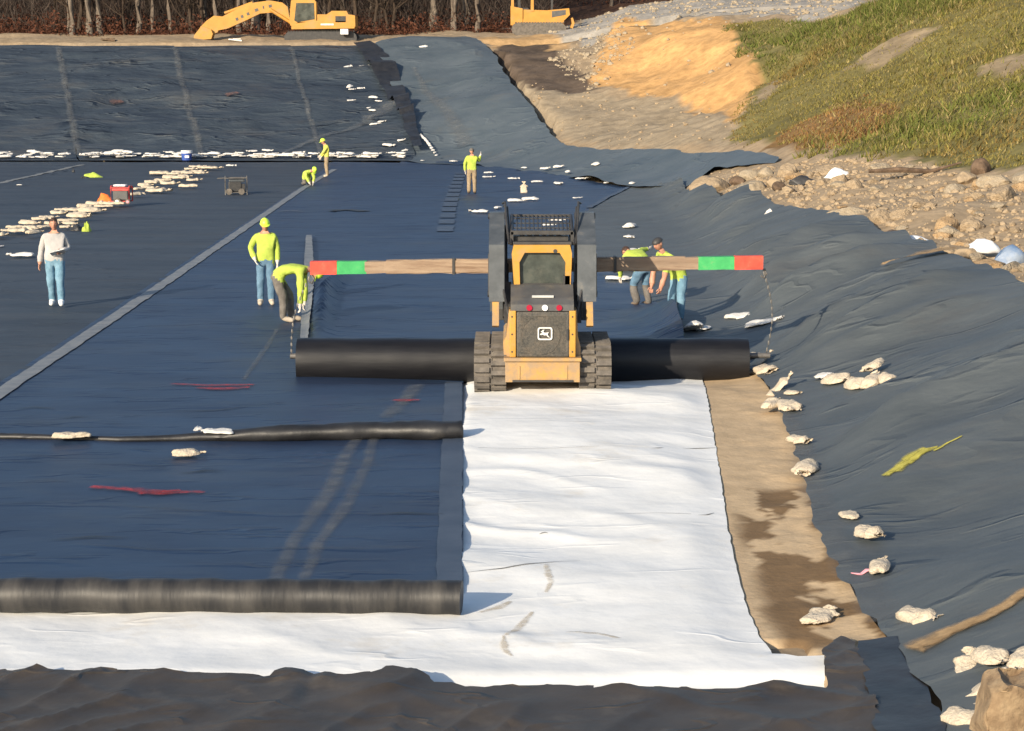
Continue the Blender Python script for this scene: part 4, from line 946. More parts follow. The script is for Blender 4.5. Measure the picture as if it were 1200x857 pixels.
# pair at the far seam
person('worker in dusty yellow vest and tan trousers standing at the foot of the far slope', at(383, 210)+Vector((0, 0, .08)), R(-80), 1.72, dict(shirt='lime_dull', pants='khaki', boot='boot_pale', hand='glove'),
    pose=dict(neck=(0, -.08, 1.46), elL=(.22, -.14, 1.18), wrL=(.15, -.3, 1.0), elR=(-.22, -.06, 1.14), wrR=(-.2, -.22, .92)), head=(0, -.35, 1), face=(0, -1, -.5), hat=('lime_hat', 'hard'), hair=False)
person('worker in lime shirt crouching on the far seam beside the standing worker', at(362, 219)+Vector((0, 0, .06)), 0, 1.75, dict(shirt='lime', pants='greycloth', boot='boot', hand='glove'),
    pose=dict(pelvis=(-.12, .1, .34), waist=(-.10, .04, .47), chest=(0, -.08, .58), neck=(.12, -.18, .60), shL=(.16, -.10, .56), elL=(.25, -.24, .34), wrL=(.22, -.32, .14), shR=(-.12, -.18, .56), elR=(-.08, -.32, .34), wrR=(.05, -.40, .14),
              hiL=(-.04, .12, .30), knL=(.16, -.02, .12), anL=(-.05, .30, .08), toL=(-.05, .42, .06), hiR=(-.2, .10, .30), knR=(-.16, -.16, .10), anR=(-.28, .22, .08), toR=(-.28, .36, .06)), head=(.6, -.5, .35), face=(.4, -.6, -1), hat=('lime_hat', 'hard'), hair=False, fat=1.1)
# two at the right end of the beam
person('worker in black cap, lime shirt and jeans bending behind the right end of the beam', at(792, 381)+Vector((0, 0, .04)), R(-62), 1.78, dict(shirt='lime', pants='jeans_pale', boot='boot', forearm='skin'),
    pose=dict(pelvis=(0, .10, .95), waist=(0, -.01, 1.08), chest=(0, -.18, 1.24), neck=(0, -.33, 1.36), shL=(.17, -.27, 1.29), elL=(.20, -.36, 1.0), wrL=(.16, -.44, .72), shR=(-.17, -.27, 1.29), elR=(-.20, -.38, 1.0), wrR=(-.17, -.44, .72),
              hiL=(.09, .08, .9), hiR=(-.09, .08, .9), knL=(.11, .04, .5), knR=(-.10, -.04, .5)), head=(0, -.45, 1), face=(.25, -1, -.3), hat=('dark', 'beanie'), hair=False, fat=1.08, grip=True)
person('worker in lime shirt and jeans stooping away from the camera behind the beam', at(753, 366)+Vector((0, .6, .04)), R(-150), 1.76, dict(shirt='lime', pants='jeans', boot='boot', shin='greycloth', hand='glove', forearm='lime'),
    pose=dict(pelvis=(0, .16, .84), waist=(0, .04, .97), chest=(0, -.17, 1.07), neck=(0, -.37, 1.08), shL=(.17, -.28, 1.06), elL=(.24, -.42, .82), wrL=(.18, -.50, .58), shR=(-.17, -.28, 1.08), elR=(-.30, -.42, 1.12), wrR=(-.46, -.46, 1.14),
              hiL=(.10, .14, .80), hiR=(-.10, .14, .80), knL=(.13, -.10, .45), knR=(-.12, -.02, .45), anL=(.13, .06, .09), anR=(-.13, .12, .09)), head=(0, -1, .15), face=(0, -.2, -1), hair=True, fat=1.08)

# ================================================================ SANDBAGS
def bag_mesh(seed, m, full=1., neck=True):
    rnd = random.Random(seed); bm = NB(); n = 18; rings = []
    L0 = rnd.uniform(.22, .30)
    prof = [(-.5, .06), (-.492, .17), (-.46, .225), (-.36, .25), (-.2, .26), (-.05, .262), (.08, .25), (.18, L0), (.27, .16), (.33, .07)]
    prof += [(.36, .045), (.40, .08), (.46, .13), (.50, .15)] if neck else [(.40, .17), (.46, .12), (.47, .03)]
    if not neck: prof[8] = (.27, .235); prof[9] = (.36, .21)
    ox = rnd.uniform(0, 90); bend = rnd.uniform(-.22, .22); tw = rnd.uniform(-.5, .5); hump = rnd.uniform(-.15, .15)
    for i, (x, r_) in enumerate(prof):
        ring = []; isn = neck and i > 9
        for k in range(n):
            a = 2*math.pi*k/n; c_, s_ = math.cos(a), math.sin(a)
            y = r_*1.12*math.copysign(abs(c_)**.7, c_); z = r_*full*(.62 if not isn else .4)*math.copysign(abs(s_)**.9, s_)
            lump = .62 + .75*float(vn(x*3.2+ox, c_*1.4+ox*.3, seed)) + hump*x*2
            if z > 0 and not isn: z *= lump
            if z < 0: z *= .3
            k_ = 1 + (.34 if not isn else .9)*(float(vn(x*4.5+ox, a*1.0+ox, seed+5))-.5)
            y = y*k_ + bend*(x*abs(x))*1.4
            if isn: z += .10*rnd.random() + tw*y*.7
            ring.append(bm.verts.new((x+rnd.uniform(-.02, .02), y, z+.06*full)))
        rings.append(ring)
    for i in range(len(rings)-1):
        for k in range(n): bm.faces.new((rings[i][k], rings[i][(k+1) % n], rings[i+1][(k+1) % n], rings[i+1][k]))
    bm.faces.new(rings[0][::-1])
    if not neck: bm.faces.new(rings[-1])
    bmesh.ops.subdivide_edges(bm, edges=bm.edges[:], cuts=1, use_grid_fill=True, smooth=.3)
    bm.normal_update()
    for v in bm.verts:
        p = v.co; d = .055*(float(ridge(p.x*4.2+p.y*2.5+ox, p.y*4-p.x*2+p.z*4, seed))-.55) + .04*(float(fbm(p.x*9+ox, p.y*9+p.z*8, seed+2))-.47)
        v.co = p + v.normal*d
        if v.co.z < .0: v.co.z *= .3
    bmesh.ops.recalc_face_normals(bm, faces=bm.faces)
    me = bpy.data.meshes.new('sandbag'); bm.to_mesh(me); bm.free(); me.materials.append(M[m])
    me.polygons.foreach_set('use_smooth', [True]*len(me.polygons)); return me
BT = [bag_mesh(k, 'bag', .85+.2*(k % 3), k % 4 != 3) for k in range(7)]
BW = [bag_mesh(20+k, 'bag_white', .6+.2*(k % 3), k % 3 != 2) for k in range(6)]
BF = bag_mesh(40, 'bag_white', .38, True)
def normal_at(x, y, e=.35):
    return Vector((-(float(hh(x+e, y))-float(hh(x-e, y)))/(2*e), -(float(hh(x, y+e))-float(hh(x, y-e)))/(2*e), 1)).normalized()
nbag = [0]
def bag(px, py, Lp, ang, label, group=None, white=False, dz=0., me=None, lift=.06, up=None, pos=None):
    p = pos.copy() if pos else at(px, py)
    nbag[0] += 1
    me = me or (BW[nbag[0] % 6] if white else BT[nbag[0] % 7])
    o = bpy.data.objects.new('sandbag', me); C.objects.link(o)
    s = Lp/scale_at(p)/.97
    n = Vector((0, 0, 1)) if pos else normal_at(p.x, p.y)
    q = n.to_track_quat('Z', 'Y') if n.z < .9999 else Quaternion()
    e = Quaternion((0, 0, 1), R(ang))
    if up: e = e @ Quaternion((0, 1, 0), R(-up))
    o.rotation_mode = 'QUATERNION'; o.rotation_quaternion = q @ e
    v_ = random.Random(nbag[0]).uniform(.72, 1.0); o.scale = (s*1.10, s*v_, s*random.Random(nbag[0]+500).uniform(.62, .88)); o.location = p + n*(lift+dz)
    return tag(o, label, 'sandbag', group)
TG = 'sandbags along the toe of the right slope'
bag(1083, 741, 68, 22, 'tan sandbag with a green tied end, just above the brown mud streak', TG, me=BT[5], lift=.09)
bag(962, 727, 52, 150, 'torn tan sandbag spilling soil, lying in the wet mud at the toe', TG, me=BT[0], lift=.02)
bag(1034, 676, 50, 165, 'tan sandbag with its neck tied by a red and pink tag', TG, me=BT[1], lift=.09)
bag(1022, 638, 50, 25, 'tan sandbag lying slanted above the red tagged one', TG, me=BT[2], lift=.08)
bag(998, 614, 36, 15, 'short square tan sandbag above the slanted one, with soil on its top', TG, me=BT[3], lift=.08)
bag(945, 562, 50, -8, 'tan sandbag with a stringy right end on the grey dust film', TG, me=BT[4], lift=.08)
bag(938, 526, 38, 20, 'tan sandbag with its tied neck cocked up, second below the cluster at the roll', TG, me=BT[5], lift=.08)
bag(927, 486, 52, 5, 'long flat tan sandbag lowest in the cluster below the roll end', TG, me=BT[6], lift=.08)
bag(905, 483, 34, 165, 'small tan sandbag left of the long flat one below the roll end', TG, lift=.08)
bag(917, 462, 38, 95, 'plump tan sandbag standing on end in the cluster below the roll end', TG, me=BT[0], lift=.10, up=35)
bag(931, 468, 22, 40, 'tiny crumpled tan sandbag beside the plump upright one', TG, lift=.08)
bag(899, 441, 46, 10, 'thin tan sandbag lying beside the steel pipe under the roll end', TG, lift=.06)
bag(893, 430, 32, 120, 'tan sandbag right behind the end of the core pipe', TG, me=BT[2], lift=.08, up=20)
bag(885, 424, 28, 10, 'tan sandbag half hidden behind the core pipe end', TG, lift=.08)
PG = 'sandbags in the heap on the right slope'
bag(985, 453, 44, 20, 'flat tan sandbag at the left of the heap on the right slope', PG, lift=.08)
bag(1008, 461, 44, 10, 'tan sandbag at the bottom front of the heap on the right slope', PG, me=BT[1], lift=.09)
bag(1026, 457, 46, 165, 'plump tan sandbag in the middle of the heap on the right slope', PG, me=BT[4], lift=.10)
bag(1045, 456, 40, 14, 'tan sandbag pointing right out of the heap on the right slope', PG, lift=.10)
bag(1027, 444, 40, -20, 'tan sandbag topmost in the heap on the right slope', PG, me=BT[0], lift=.16)
bag(968, 446, 30, 30, 'stringy thin tan sandbag trailing off the left of the heap on the slope', PG, me=BF, lift=.07)
SG = 'white sandbags on the slope above the roll'
bag(870, 377, 44, 28, 'white sandbag with a flared end, left of two above the roll end', SG, True, me=BW[0], lift=.09)
bag(898, 385, 40, 62, 'white sandbag leaning upright, right of two above the roll end', SG, True, me=BW[1], lift=.10)
bag(812, 393, 34, 15, 'crumpled white sandbag at the feet of the worker in the black cap', SG, True, me=BW[2], lift=.11, up=18)
bag(824, 392, 24, -30, 'small crumpled white sandbag tucked right of the one at the worker\'s feet', SG, True, lift=.10)
bag(972, 370, 24, 42, 'small white sandbag alone high on the slope with a pinkish edge', SG, True, me=BF, lift=.10)
bag(738, 270, 22, -15, 'white sandbag with a long tail, upper of two beyond the workers', SG, True, lift=.09)
bag(738, 282, 17, 10, 'small white sandbag, lower of two beyond the workers', SG, True, lift=.09)
bag(716, 320, 30, 10, 'white sandbag under the beam at the left of the heap beside the loader', SG, True, lift=.10)
bag(735, 322, 34, 150, 'white sandbag in the middle of the heap behind the stooping worker', SG, True, lift=.14)
bag(728, 333, 30, -20, 'white sandbag lowest in the heap behind the stooping worker', SG, True, lift=.11)
bag(742, 300, 22, 40, 'white sandbag topmost in the heap behind the stooping worker', SG, True, lift=.12)
FG = 'white sandbags scattered on the far floor'
far_list = [(573, 206, 10, 20, 'upper of two white sandbags right of the lone far worker'), (573, 211, 13, 10, 'lower of two white sandbags right of the lone far worker'),
    (602, 213, 12, 10, 'white sandbag above and left of the upright pale cone shaped bag'), (630, 217, 13, 15, 'flat white sandbag right of the upright pale bag on the far floor'),
    (655, 219, 17, 5, 'plump white sandbag farthest right in the row beyond the loader cab'), (606, 240, 19, 5, 'white sandbag, left of two touching ones beyond the loader'),
    (622, 238, 18, -5, 'white sandbag, right of two touching ones beyond the loader'), (677, 236, 11, 30, 'round white sandbag alone beyond the right lift arm'),
    (561, 253, 21, 170, 'white sandbag just left of the top of the left lift arm'), (584, 248, 12, 60, 'white sandbag peeking over the left lift arm of the loader'),
    (654, 263, 18, 5, 'white sandbag seen above the roof guard of the loader'), (644, 269, 14, 0, 'white sandbag seen through the roof guard bars of the loader')]
for x_, y_, l_, a_, t_ in far_list: bag(x_, y_, l_, a_, t_, FG, True, lift=.12)
bag(614, 228, 15, 90, 'pale grey sandbag standing upright like a cone on the far floor', FG, False, me=BT[0], lift=.22, up=75)
TG2 = 'white sandbags along the toe of the far corner liner'
for x_, y_, l_, a_, t_ in [(532, 193, 12, 0, 'white sandbag left of the lone far worker at the corner toe'), (495, 192, 6, 0, 'tiny tan sandbag on the blue liner below the dark crease'),
    (615, 201, 9, 10, 'small white sandbag, leftmost on the toe of the corner liner'), (640, 202, 14, 15, 'white sandbag with a raised tail, second on the corner toe'),
    (656, 200, 14, 25, 'slanted white sandbag, third on the corner toe'), (666, 206, 10, 0, 'small dull sandbag below the slanted one on the corner toe'),
    (681, 214, 13, 20, 'white sandbag at the left of the little heap at the corner toe'), (690, 213, 14, -30, 'white sandbag on the right of the little heap at the corner toe'),
    (700, 197, 14, 0, 'white sandbag alone higher on the corner liner'), (711, 219, 9, 0, 'flat white sandbag between the little heap and the toe end'),
    (742, 220, 14, 5, 'white sandbag at the right end of the corner toe'), (497, 58, 9, 30, 'upper white sandbag on top of the corner liner'), (488, 68, 8, 0, 'lower white sandbag on top of the corner liner')]:
    bag(x_, y_, l_, a_, t_, TG2, True, lift=.16)
LG = 'white sandbags on the right end of the far slope'
for k, (x_, y_, l_, a_) in enumerate([(408, 83, 11, 60), (413, 86, 12, -40), (427, 82, 10, 10), (432, 85, 10, -25), (410, 106, 10, 80), (413, 109, 8, 0), (423, 108, 8, 20), (438, 119, 10, -20), (444, 123, 8, -30), (434, 131, 10, 60), (437, 134, 9, -20), (441, 150, 12, 25), (448, 147, 10, 40), (453, 143, 9, 60), (456, 175, 13, -20), (471, 169, 9, 30), (475, 181, 7, 50), (412, 122, 9, 10)]):
    bag(x_, y_, l_, a_, 'white sandbag in the scatter climbing the right end of the far slope', LG, True, lift=.22)
RG = 'white sandbags in the row at the foot of the far slope'
rnd = random.Random(5)
def row(x0, x1, n, heap):
    for k in range(n):
        bag(rnd.uniform(x0, x1), 188.6-rnd.uniform(0, 1)**2*heap, rnd.uniform(7, 15), rnd.uniform(-35, 35) + (180 if k % 2 else 0), 'white sandbag in the continuous row at the foot of the far slope', RG, True, lift=.18+.08*(k % 3))
for a_ in [(-60, 0, 7, 2.5), (0, 30, 7, 2), (28, 58, 12, 3.5), (58, 80, 4, 1), (98, 130, 11, 3.5), (128, 160, 14, 4.5), (160, 200, 11, 2.5), (195, 240, 11, 3), (240, 270, 7, 1.5), (275, 315, 15, 4.5), (312, 345, 9, 2), (338, 372, 10, 2), (386, 420, 9, 2), (415, 474, 20, 3.5)]: row(*a_)
CG = 'white line of sandbags down the far crease'
for k in range(11):
    t = k/10; bag(494+18*t, 165+24*t*(.6+.4*t), 6.5, -65+20*t, 'white sandbag in the curved line at the bottom of the dark far crease', CG, True, lift=.3)
DG = 'sandbags in the long pile across the left floor'
pile = [(18, 271, 19, 8), (36, 268, 24, -10), (49, 264, 20, 10), (58, 259, 20, 5), (24, 277, 26, 5), (41, 280, 22, 55), (0, 281, 20, -5), (80, 264, 22, 15), (93, 261, 26, -12), (78, 271, 14, 5), (89, 252, 26, 5), (75, 252, 18, 30), (109, 252, 28, 6), (115, 245, 24, 10), (133, 245, 26, -8), (102, 247, 20, 25), (160, 233, 18, 40), (164, 227, 16, 50), (186, 228, 28, -8), (171, 222, 16, 10), (200, 221, 20, 5), (191, 215, 18, 15), (202, 213, 20, 5), (212, 214, 18, -5), (191, 207, 26, 0), (213, 206, 20, 5), (222, 208, 16, 10), (228, 215, 16, 20), (221, 223, 20, 0), (236, 208, 14, 10), (239, 200, 14, 30), (249, 201, 22, 0), (231, 200, 16, 10), (38, 273, 20, 0), (64, 268, 20, 20), (122, 248, 20, 0), (96, 256, 20, -5), (180, 219, 18, 10), (206, 209, 18, -10), (233, 204, 16, 5), (217, 211, 15, 15), (70, 257, 20, -15), (52, 270, 16, 30), (84, 268, 18, -20), (224, 203, 14, 0), (176, 224, 18, 0), (12, 276, 18, 20), (-14, 284, 22, 0), (-30, 288, 24, 12), (-22, 279, 20, -15)]
for k, (x_, y_, l_, a_) in enumerate(pile): bag(x_, y_, l_, a_, 'cream sandbag in the long diagonal pile across the grey left floor', DG, False, lift=.10+.03*(k % 3))
bag(24, 304, 28, 175, 'white sandbag with its neck sticking up, left of the walking man\'s knees', None, True, me=BW[1], lift=.08)
bag(1, 292, 9, 60, 'small white sandbag at the left frame edge below the pile', None, True, lift=.07)
bag(271, 197, 11, 0, 'flat white sandbag alone above the grey generator', None, True, lift=.1)
bag(23, 220, 6, 0, 'tiny white sandbag alone on the far left floor', None, True, lift=.1)
bag(85, 523, 40, 5, 'tan sandbag weighing down the black fold at the left', None, False, me=BT[3], lift=.12)
bag(253, 520, 44, 172, 'half empty white sandbag weighing down the middle of the black fold', None, True, me=BF, lift=.16)
bag(222, 541, 34, 10, 'tan sandbag on the blue liner just in front of the black fold', None, False, me=BT[1], lift=.08)
NG = 'sandbags heaped in the bottom right corner'
p0 = at(1175, 858)
for k, (x_, y_, l_, a_, up, lf, t_) in enumerate([(1138, 800, 52, 160, 20, .12, 'pale sandbag with a gathered neck pointing left in the bottom right heap'), (1172, 803, 58, 15, 0, .20, 'pale sandbag at the top of the bottom right heap'), (1205, 806, 62, -15, 0, .16, 'ochre sandbag at the frame edge in the bottom right heap'),
    (1160, 828, 66, 75, 30, .14, 'plump pale sandbag leaning upright in the bottom right heap'), (1140, 858, 62, 40, 0, .08, 'tan sandbag at the foot of the bottom right heap'), (1192, 835, 66, 160, 0, .10, 'tan sandbag behind the brown sack in the bottom right heap'), (1165, 850, 60, 10, 0, .06, 'tan sandbag under the plump upright one in the bottom right heap')]):
    bag(x_, y_, l_, a_, t_, NG, False, me=BT[k % 7], up=up, lift=lf)
bm = NB(); prism(bm, [(-.26, 0), (.30, 0), (.30, .46), (.16, .50), (.02, .45), (-.10, .50), (-.20, .44), (-.24, .2)], 'y', -.17, .17)
bmesh.ops.triangulate(bm, faces=bm.faces[:]); bmesh.ops.subdivide_edges(bm, edges=bm.edges[:], cuts=4, use_grid_fill=True)
for v in bm.verts:
    p = v.co; v.co = p + Vector((float(fbm(p.z*6+p.y*4, p.x*3, 3))-.47, float(fbm(p.x*7+p.z*3, p.z*6, 4))-.47, .6*(float(fbm(p.x*7, p.y*6, 6))-.47)))*.16
o = obj('burlap_sack', bm, M['bag_brown'], None, True); o.location = p0 + Vector((.02, -.25, .0)); tag(o, 'brown dirty burlap sack standing in front of the heap at the bottom right', 'sack')
# tags
p = at(1018, 680)
bm = NB(); tube(bm, [p+Vector((.05, 0, .10)), p+Vector((-.02, .02, .09)), p+Vector((-.08, -.02, .06)), p+Vector((-.17, .0, .07))], [.02, .035, .03, .01], 6, .4); tag(obj('plastic_tag', bm, M['pink']), 'pink and red tape tied to the neck of a tan sandbag', 'tag')
p = at(1108, 728)
bm = NB(); tube(bm, [p+Vector((-.12, 0, .10)), p+Vector((-.02, .02, .12)), p+Vector((.07, .02, .13))], [.02, .035, .008], 6, .4); tag(obj('plastic_tag', bm, M['green']), 'green tape at the tied end of the sandbag above the mud streak', 'tag')

# ================================================================ SMALL THINGS ON THE FLOOR
p = at(219, 190); p.z += .05
b_ = thing('bucket', 'blue plastic bucket with a white rim at the foot of the far slope', 'bucket', tuple(p))
bm = NB(); cyl(bm, (0, 0, 0), (0, 0, .42), .25, .30, 20); obj('pail', bm, M['blue_plastic'], b_)
bm = NB(); cyl(bm, (0, 0, .42), (0, 0, .56), .31, .30, 20); obj('lid', bm, M['white_plastic'], b_)
bm = NB(); box(bm, (.05, -.285, .24), (.22, .02, .12)); obj('paper_label', bm, M['white_plastic'], b_)
p = at(277, 229); p.z += .04; s_ = scale_at(p)
g_ = thing('generator', 'grey portable generator in a tube frame standing alone on the left floor', 'generator', tuple(p), R(8))
bm = NB()
for sx in (-.42, .42):
    tube(bm, [(sx, -.28, 0), (sx, -.28, .62), (sx, -.2, .70), (sx, .2, .70), (sx, .28, .62), (sx, .28, 0)], .022, 8)
for sy in (-.28, .28):
    for z_ in (.08, .64): cyl(bm, (-.42, sy, z_), (.42, sy, z_), .02, n=8)
obj('tube_frame', bm, M['steel'], g_)
bm = NB(); box(bm, (-.05, 0, .30), (.5, .36, .38)); box(bm, (.26, 0, .26), (.2, .3, .3)); obj('engine', bm, M['dark'], g_, bevel=.03)
bm = NB(); box(bm, (.02, 0, .56), (.6, .4, .14)); obj('fuel_tank', bm, M['grey'], g_, bevel=.04)
for sx in (-.28, .2):
    bm = NB(); cyl(bm, (sx, -.34, .12), (sx, -.26, .12), .12, n=16); obj('wheel', bm, M['rubber'], g_)
bm = NB(); cyl(bm, (-.42, -.1, .64), (-.72, -.1, .62), .02, n=8); cyl(bm, (-.42, .1, .64), (-.72, .1, .62), .02, n=8); cyl(bm, (-.72, -.1, .62), (-.72, .1, .62), .02, n=8); obj('handle', bm, M['steel'], g_)
p = at(143, 243); p.z += .10
g_ = thing('welder_cart', 'red wheeled generator cart standing among the cream sandbags', 'cart', tuple(p), R(-4))
bm = NB()
for sx in (-.33, .33):
    tube(bm, [(sx, -.24, .1), (sx, -.24, .60), (sx, -.18, .66), (sx, .18, .66), (sx, .24, .60), (sx, .24, .1)], .024, 8)
for sy in (-.24, .24):
    for z_ in (.12, .60): cyl(bm, (-.33, sy, z_), (.33, sy, z_), .022, n=8)
obj('tube_frame', bm, M['red_metal'], g_)
bm = NB(); box(bm, (0, 0, .34), (.54, .4, .34)); obj('engine', bm, M['hood'], g_, bevel=.03)
bm = NB(); box(bm, (0, -.0, .57), (.6, .42, .10)); box(bm, (0, -.22, .54), (.6, .03, .09)); obj('tank', bm, M['red_metal'], g_, bevel=.03)
bm = NB(); box(bm, (-.04, 0, .68), (.44, .3, .07)); obj('lid', bm, M['white_plastic'], g_, bevel=.03)
for sx in (-.08, .30):
    w_ = None
    bm = NB(); cyl(bm, (sx, -.36, .12), (sx, -.28, .12), .13 if sx < 0 else .09, n=18); w_ = obj('wheel', bm, M['rubber'], g_)
    bm = NB(); cyl(bm, (sx, -.372, .12), (sx, -.35, .12), .07 if sx < 0 else .05, n=14); obj('hub', bm, M['white_plastic' if sx < 0 else 'pink'], w_)
def cloth(name, px, py, wid, dep, hgt, m, label, cat, seed, lift=.05, parts=None):
    p = at(px, py); bm = rock_bm(seed, 3, (wid/2, dep/2, hgt), .9)
    for v in bm.verts:
        if v.co.z < 0: v.co.z *= .1
    o = obj(name, bm, M[m], None, True); o.location = p + Vector((0, 0, lift)); return tag(o, label, cat)
cloth('orange_tarp', 124, 238, .75, .5, .30, 'orange', 'crumpled orange plastic beside the red generator cart', 'tarp', 3)
cloth('jacket', 111, 209, .95, .6, .22, 'lime', 'lime safety jacket dropped on the far left floor above the red cart', 'jacket', 5)
cloth('jacket', 102, 273, .36, .4, .30, 'lime', 'lime safety jacket bundled beside the sandbag pile by the walking man', 'jacket', 6)
cloth('dark_coat', 90, 272, .42, .4, .15, 'dark', 'black coat lying left of the bundled lime jacket by the pile', 'coat', 8)
cloth('dark_coat', 99, 210, .5, .45, .10, 'dark', 'black coat lying left of the dropped lime jacket on the far floor', 'coat', 9)
cloth('dark_bag', 86, 203, .16, .16, .2, 'dark', 'tiny black bag alone on the grey floor above the red cart', 'bag', 10)

# ================================================================ RUBBLE, BOULDERS AND LITTER ABOVE THE RIGHT SLOPE
def boulder(px, py, w_, seed, label, m='rock', sq=(1, .8, .62), group='boulders on the shelf above the right slope', name='boulder', rz=None, sink=.25):
    p = on(px, py); s_ = w_/scale_at(p)/2*1.12
    o = obj(name, rock_bm(seed, 4 if w_ > 24 else 3, tuple(s_*k for k in sq)), M[m], None, False)
    me = o.data; me.polygons.foreach_set('use_smooth', [True]*len(me.polygons))
    o.location = p + Vector((0, 0, s_*sq[2]*(1-2*sink))); o.rotation_euler = (0, 0, seed*1.7 if rz is None else rz); return tag(o, label, 'boulder' if name == 'boulder' else name.replace('_', ' '), group)
boulder(832, 229, 56, 1, 'big tan boulder at the tip of the dirt tongue on the liner', 'rock', (1, .8, .48))
boulder(877, 213, 24, 2, 'pale grey boulder at the top of the dirt tongue', 'rock_grey')
boulder(897, 209, 22, 3, 'pale grey boulder right of the one topping the dirt tongue', 'rock_grey')
boulder(883, 228, 40, 4, 'broad flat grey boulder in the middle of the dirt tongue', 'rock_grey', (1, .8, .4))
boulder(906, 221, 22, 5, 'tan boulder between the dark litter and the flat grey boulder', 'rock')
boulder(862, 219, 20, 7, 'small black stained boulder beside the big tan one', 'wood_dark')
boulder(912, 226, 20, 8, 'dark brown lump at the right of the dirt tongue', 'wood_dark')
boulder(1130, 300, 26, 11, 'tan boulder at the liner edge below the blue film', 'rock')
boulder(1045, 276, 34, 12, 'dark flat slab lying at the crest of the right slope', 'wood_dark', (1, .5, .35))
boulder(1110, 296, 24, 14, 'tan boulder left of the one below the blue film', 'rock')
boulder(1150, 206, 26, 16, 'dark split stump shaped boulder at the foot of the grass', 'wood_dark', (1, .8, .9))
boulder(1132, 213, 26, 17, 'tan boulder leaning against the dark stump shaped one', 'rock')
rnd = random.Random(11); RM = []
for k in range(10):
    o = None; bm = rock_bm(200+k, 3, (1, rnd.uniform(.7, .95), rnd.uniform(.5, .75))); bmesh.ops.recalc_face_normals(bm, faces=bm.faces)
    me = bpy.data.meshes.new('boulder'); bm.to_mesh(me); bm.free(); me.materials.append(M[('rock', 'rock_grey', 'rock', 'rock_orange')[k % 4]]); RM.append(me)
cnt = 0
shelf = Wp([(905, 200), (960, 185), (1060, 192), (1200, 212), (1360, 250), (1360, 420), (1200, 330), (1095, 288), (1005, 256), (925, 240)])
while cnt < 130:
    px, py = rnd.uniform(905, 1290), rnd.uniform(186, 400); p = on(px, py)
    if not inpoly(np.array([p.x]), np.array([p.y]), shelf)[0]: continue
    r_ = rnd.choice((.08, .10, .13, .16, .2, .26, .34, .42)); o = bpy.data.objects.new('boulder', RM[cnt % 10]); C.objects.link(o)
    o.location = p+Vector((0, 0, r_*.12)); o.scale = (r_*rnd.uniform(.8, 1.3), r_, r_*rnd.uniform(.7, 1.1)); o.rotation_euler = (0, 0, rnd.uniform(0, 6))
    tag(o, 'tan rock in the rubble shelf between the grassy hill and the right slope', 'boulder', 'rocks of the rubble shelf'); cnt += 1
# loose stones: one scatter
def scatter(name, polys, n, rmin, rmax, m, seed):
    rnd = random.Random(seed); V, Fc = [], []
    proto = []
    for k in range(5):
        b_ = rock_bm(300+k, 1, (1, .85, .65)); b_.verts.index_update(); proto.append(([tuple(v.co) for v in b_.verts], [[v.index for v in f.verts] for f in b_.faces])); b_.free()
    for poly, w_ in polys:
        xs = [p[0] for p in poly]; ys = [p[1] for p in poly]; c = 0
        while c < n*w_:
            x, y = rnd.uniform(min(xs), max(xs)), rnd.uniform(min(ys), max(ys))
            if not inpoly(np.array([x]), np.array([y]), poly)[0]: continue
            c += 1; r_ = rmin*(rmax/rmin)**(rnd.random()**2.2); z = ground_z(x, y); a = rnd.uniform(0, 6.28); ca_, sa_ = math.cos(a), math.sin(a)
            pv, pf = proto[rnd.randrange(5)]; b0 = len(V)
            V += [(x+r_*(q[0]*ca_-q[1]*sa_), y+r_*(q[0]*sa_+q[1]*ca_), z+r_*(q[2]+.2)) for q in pv]; Fc += [[i+b0 for i in f] for f in pf]
    me = bpy.data.meshes.new(name); me.from_pydata(V, [], Fc); me.update(); o = link(name, me, M[m]); return tag(o, kind='stuff')
scatter('loose_stones', [(shelf, 1.0), (Wp([(800, 228), (835, 205), (915, 196), (925, 240), (870, 236)]), .12), (Z_flat, .10)], 2600, .025, .15, 'rock', 3)
scatter('gravel', [(Z_grey, 1), (Z_orange, .05), (Wp([(690, 108), (745, 60), (735, 28), (690, 40), (640, 70)]), .35)], 1300, .05, .26, 'rock_grey', 4)
cloth('white_sack', 981, 209, .85, .5, .28, 'white_plastic', 'long white sack lying on the rubble below the grassy hill', 'sack', 31, .02)
cloth('black_plastic', 940, 217, .95, .6, .26, 'dark', 'black plastic piece lying among rocks beside the dirt tongue', 'plastic', 32, .02)
cloth('black_plastic', 1016, 218, .8, .4, .16, 'dark', 'thin black plastic piece right of the long white sack', 'plastic', 33, .02)
cloth('blue_film', 1186, 312, .75, .5, .38, 'blue_sheet', 'crumpled blue plastic film among the rocks at the right frame edge', 'film', 34, .05)
cloth('grey_film', 1155, 297, .7, .5, .26, 'white_plastic', 'crumpled pale plastic film left of the blue film', 'film', 35, .02)
cloth('white_rag', 1062, 283, .9, .4, .10, 'white_plastic', 'white rag lying at the crest of the right slope by the dark slab', 'rag', 36, .02)
cloth('white_stone', 901, 255, .36, .3, .18, 'bag_white', 'white lump on the liner below the dirt tongue', 'lump', 37, .06)
bm = NB(); p = on(1070, 214); tube(bm, [p+Vector((-1.2, .1, .15)), p+Vector((-.4, 0, .2)), p+Vector((.5, .1, .15)), p+Vector((1.3, .0, .4))], [.05, .08, .06, .02], 7); tag(obj('branch', bm, M['wood_dark']), 'dark bare branch lying across the rubble below the grass', 'branch')

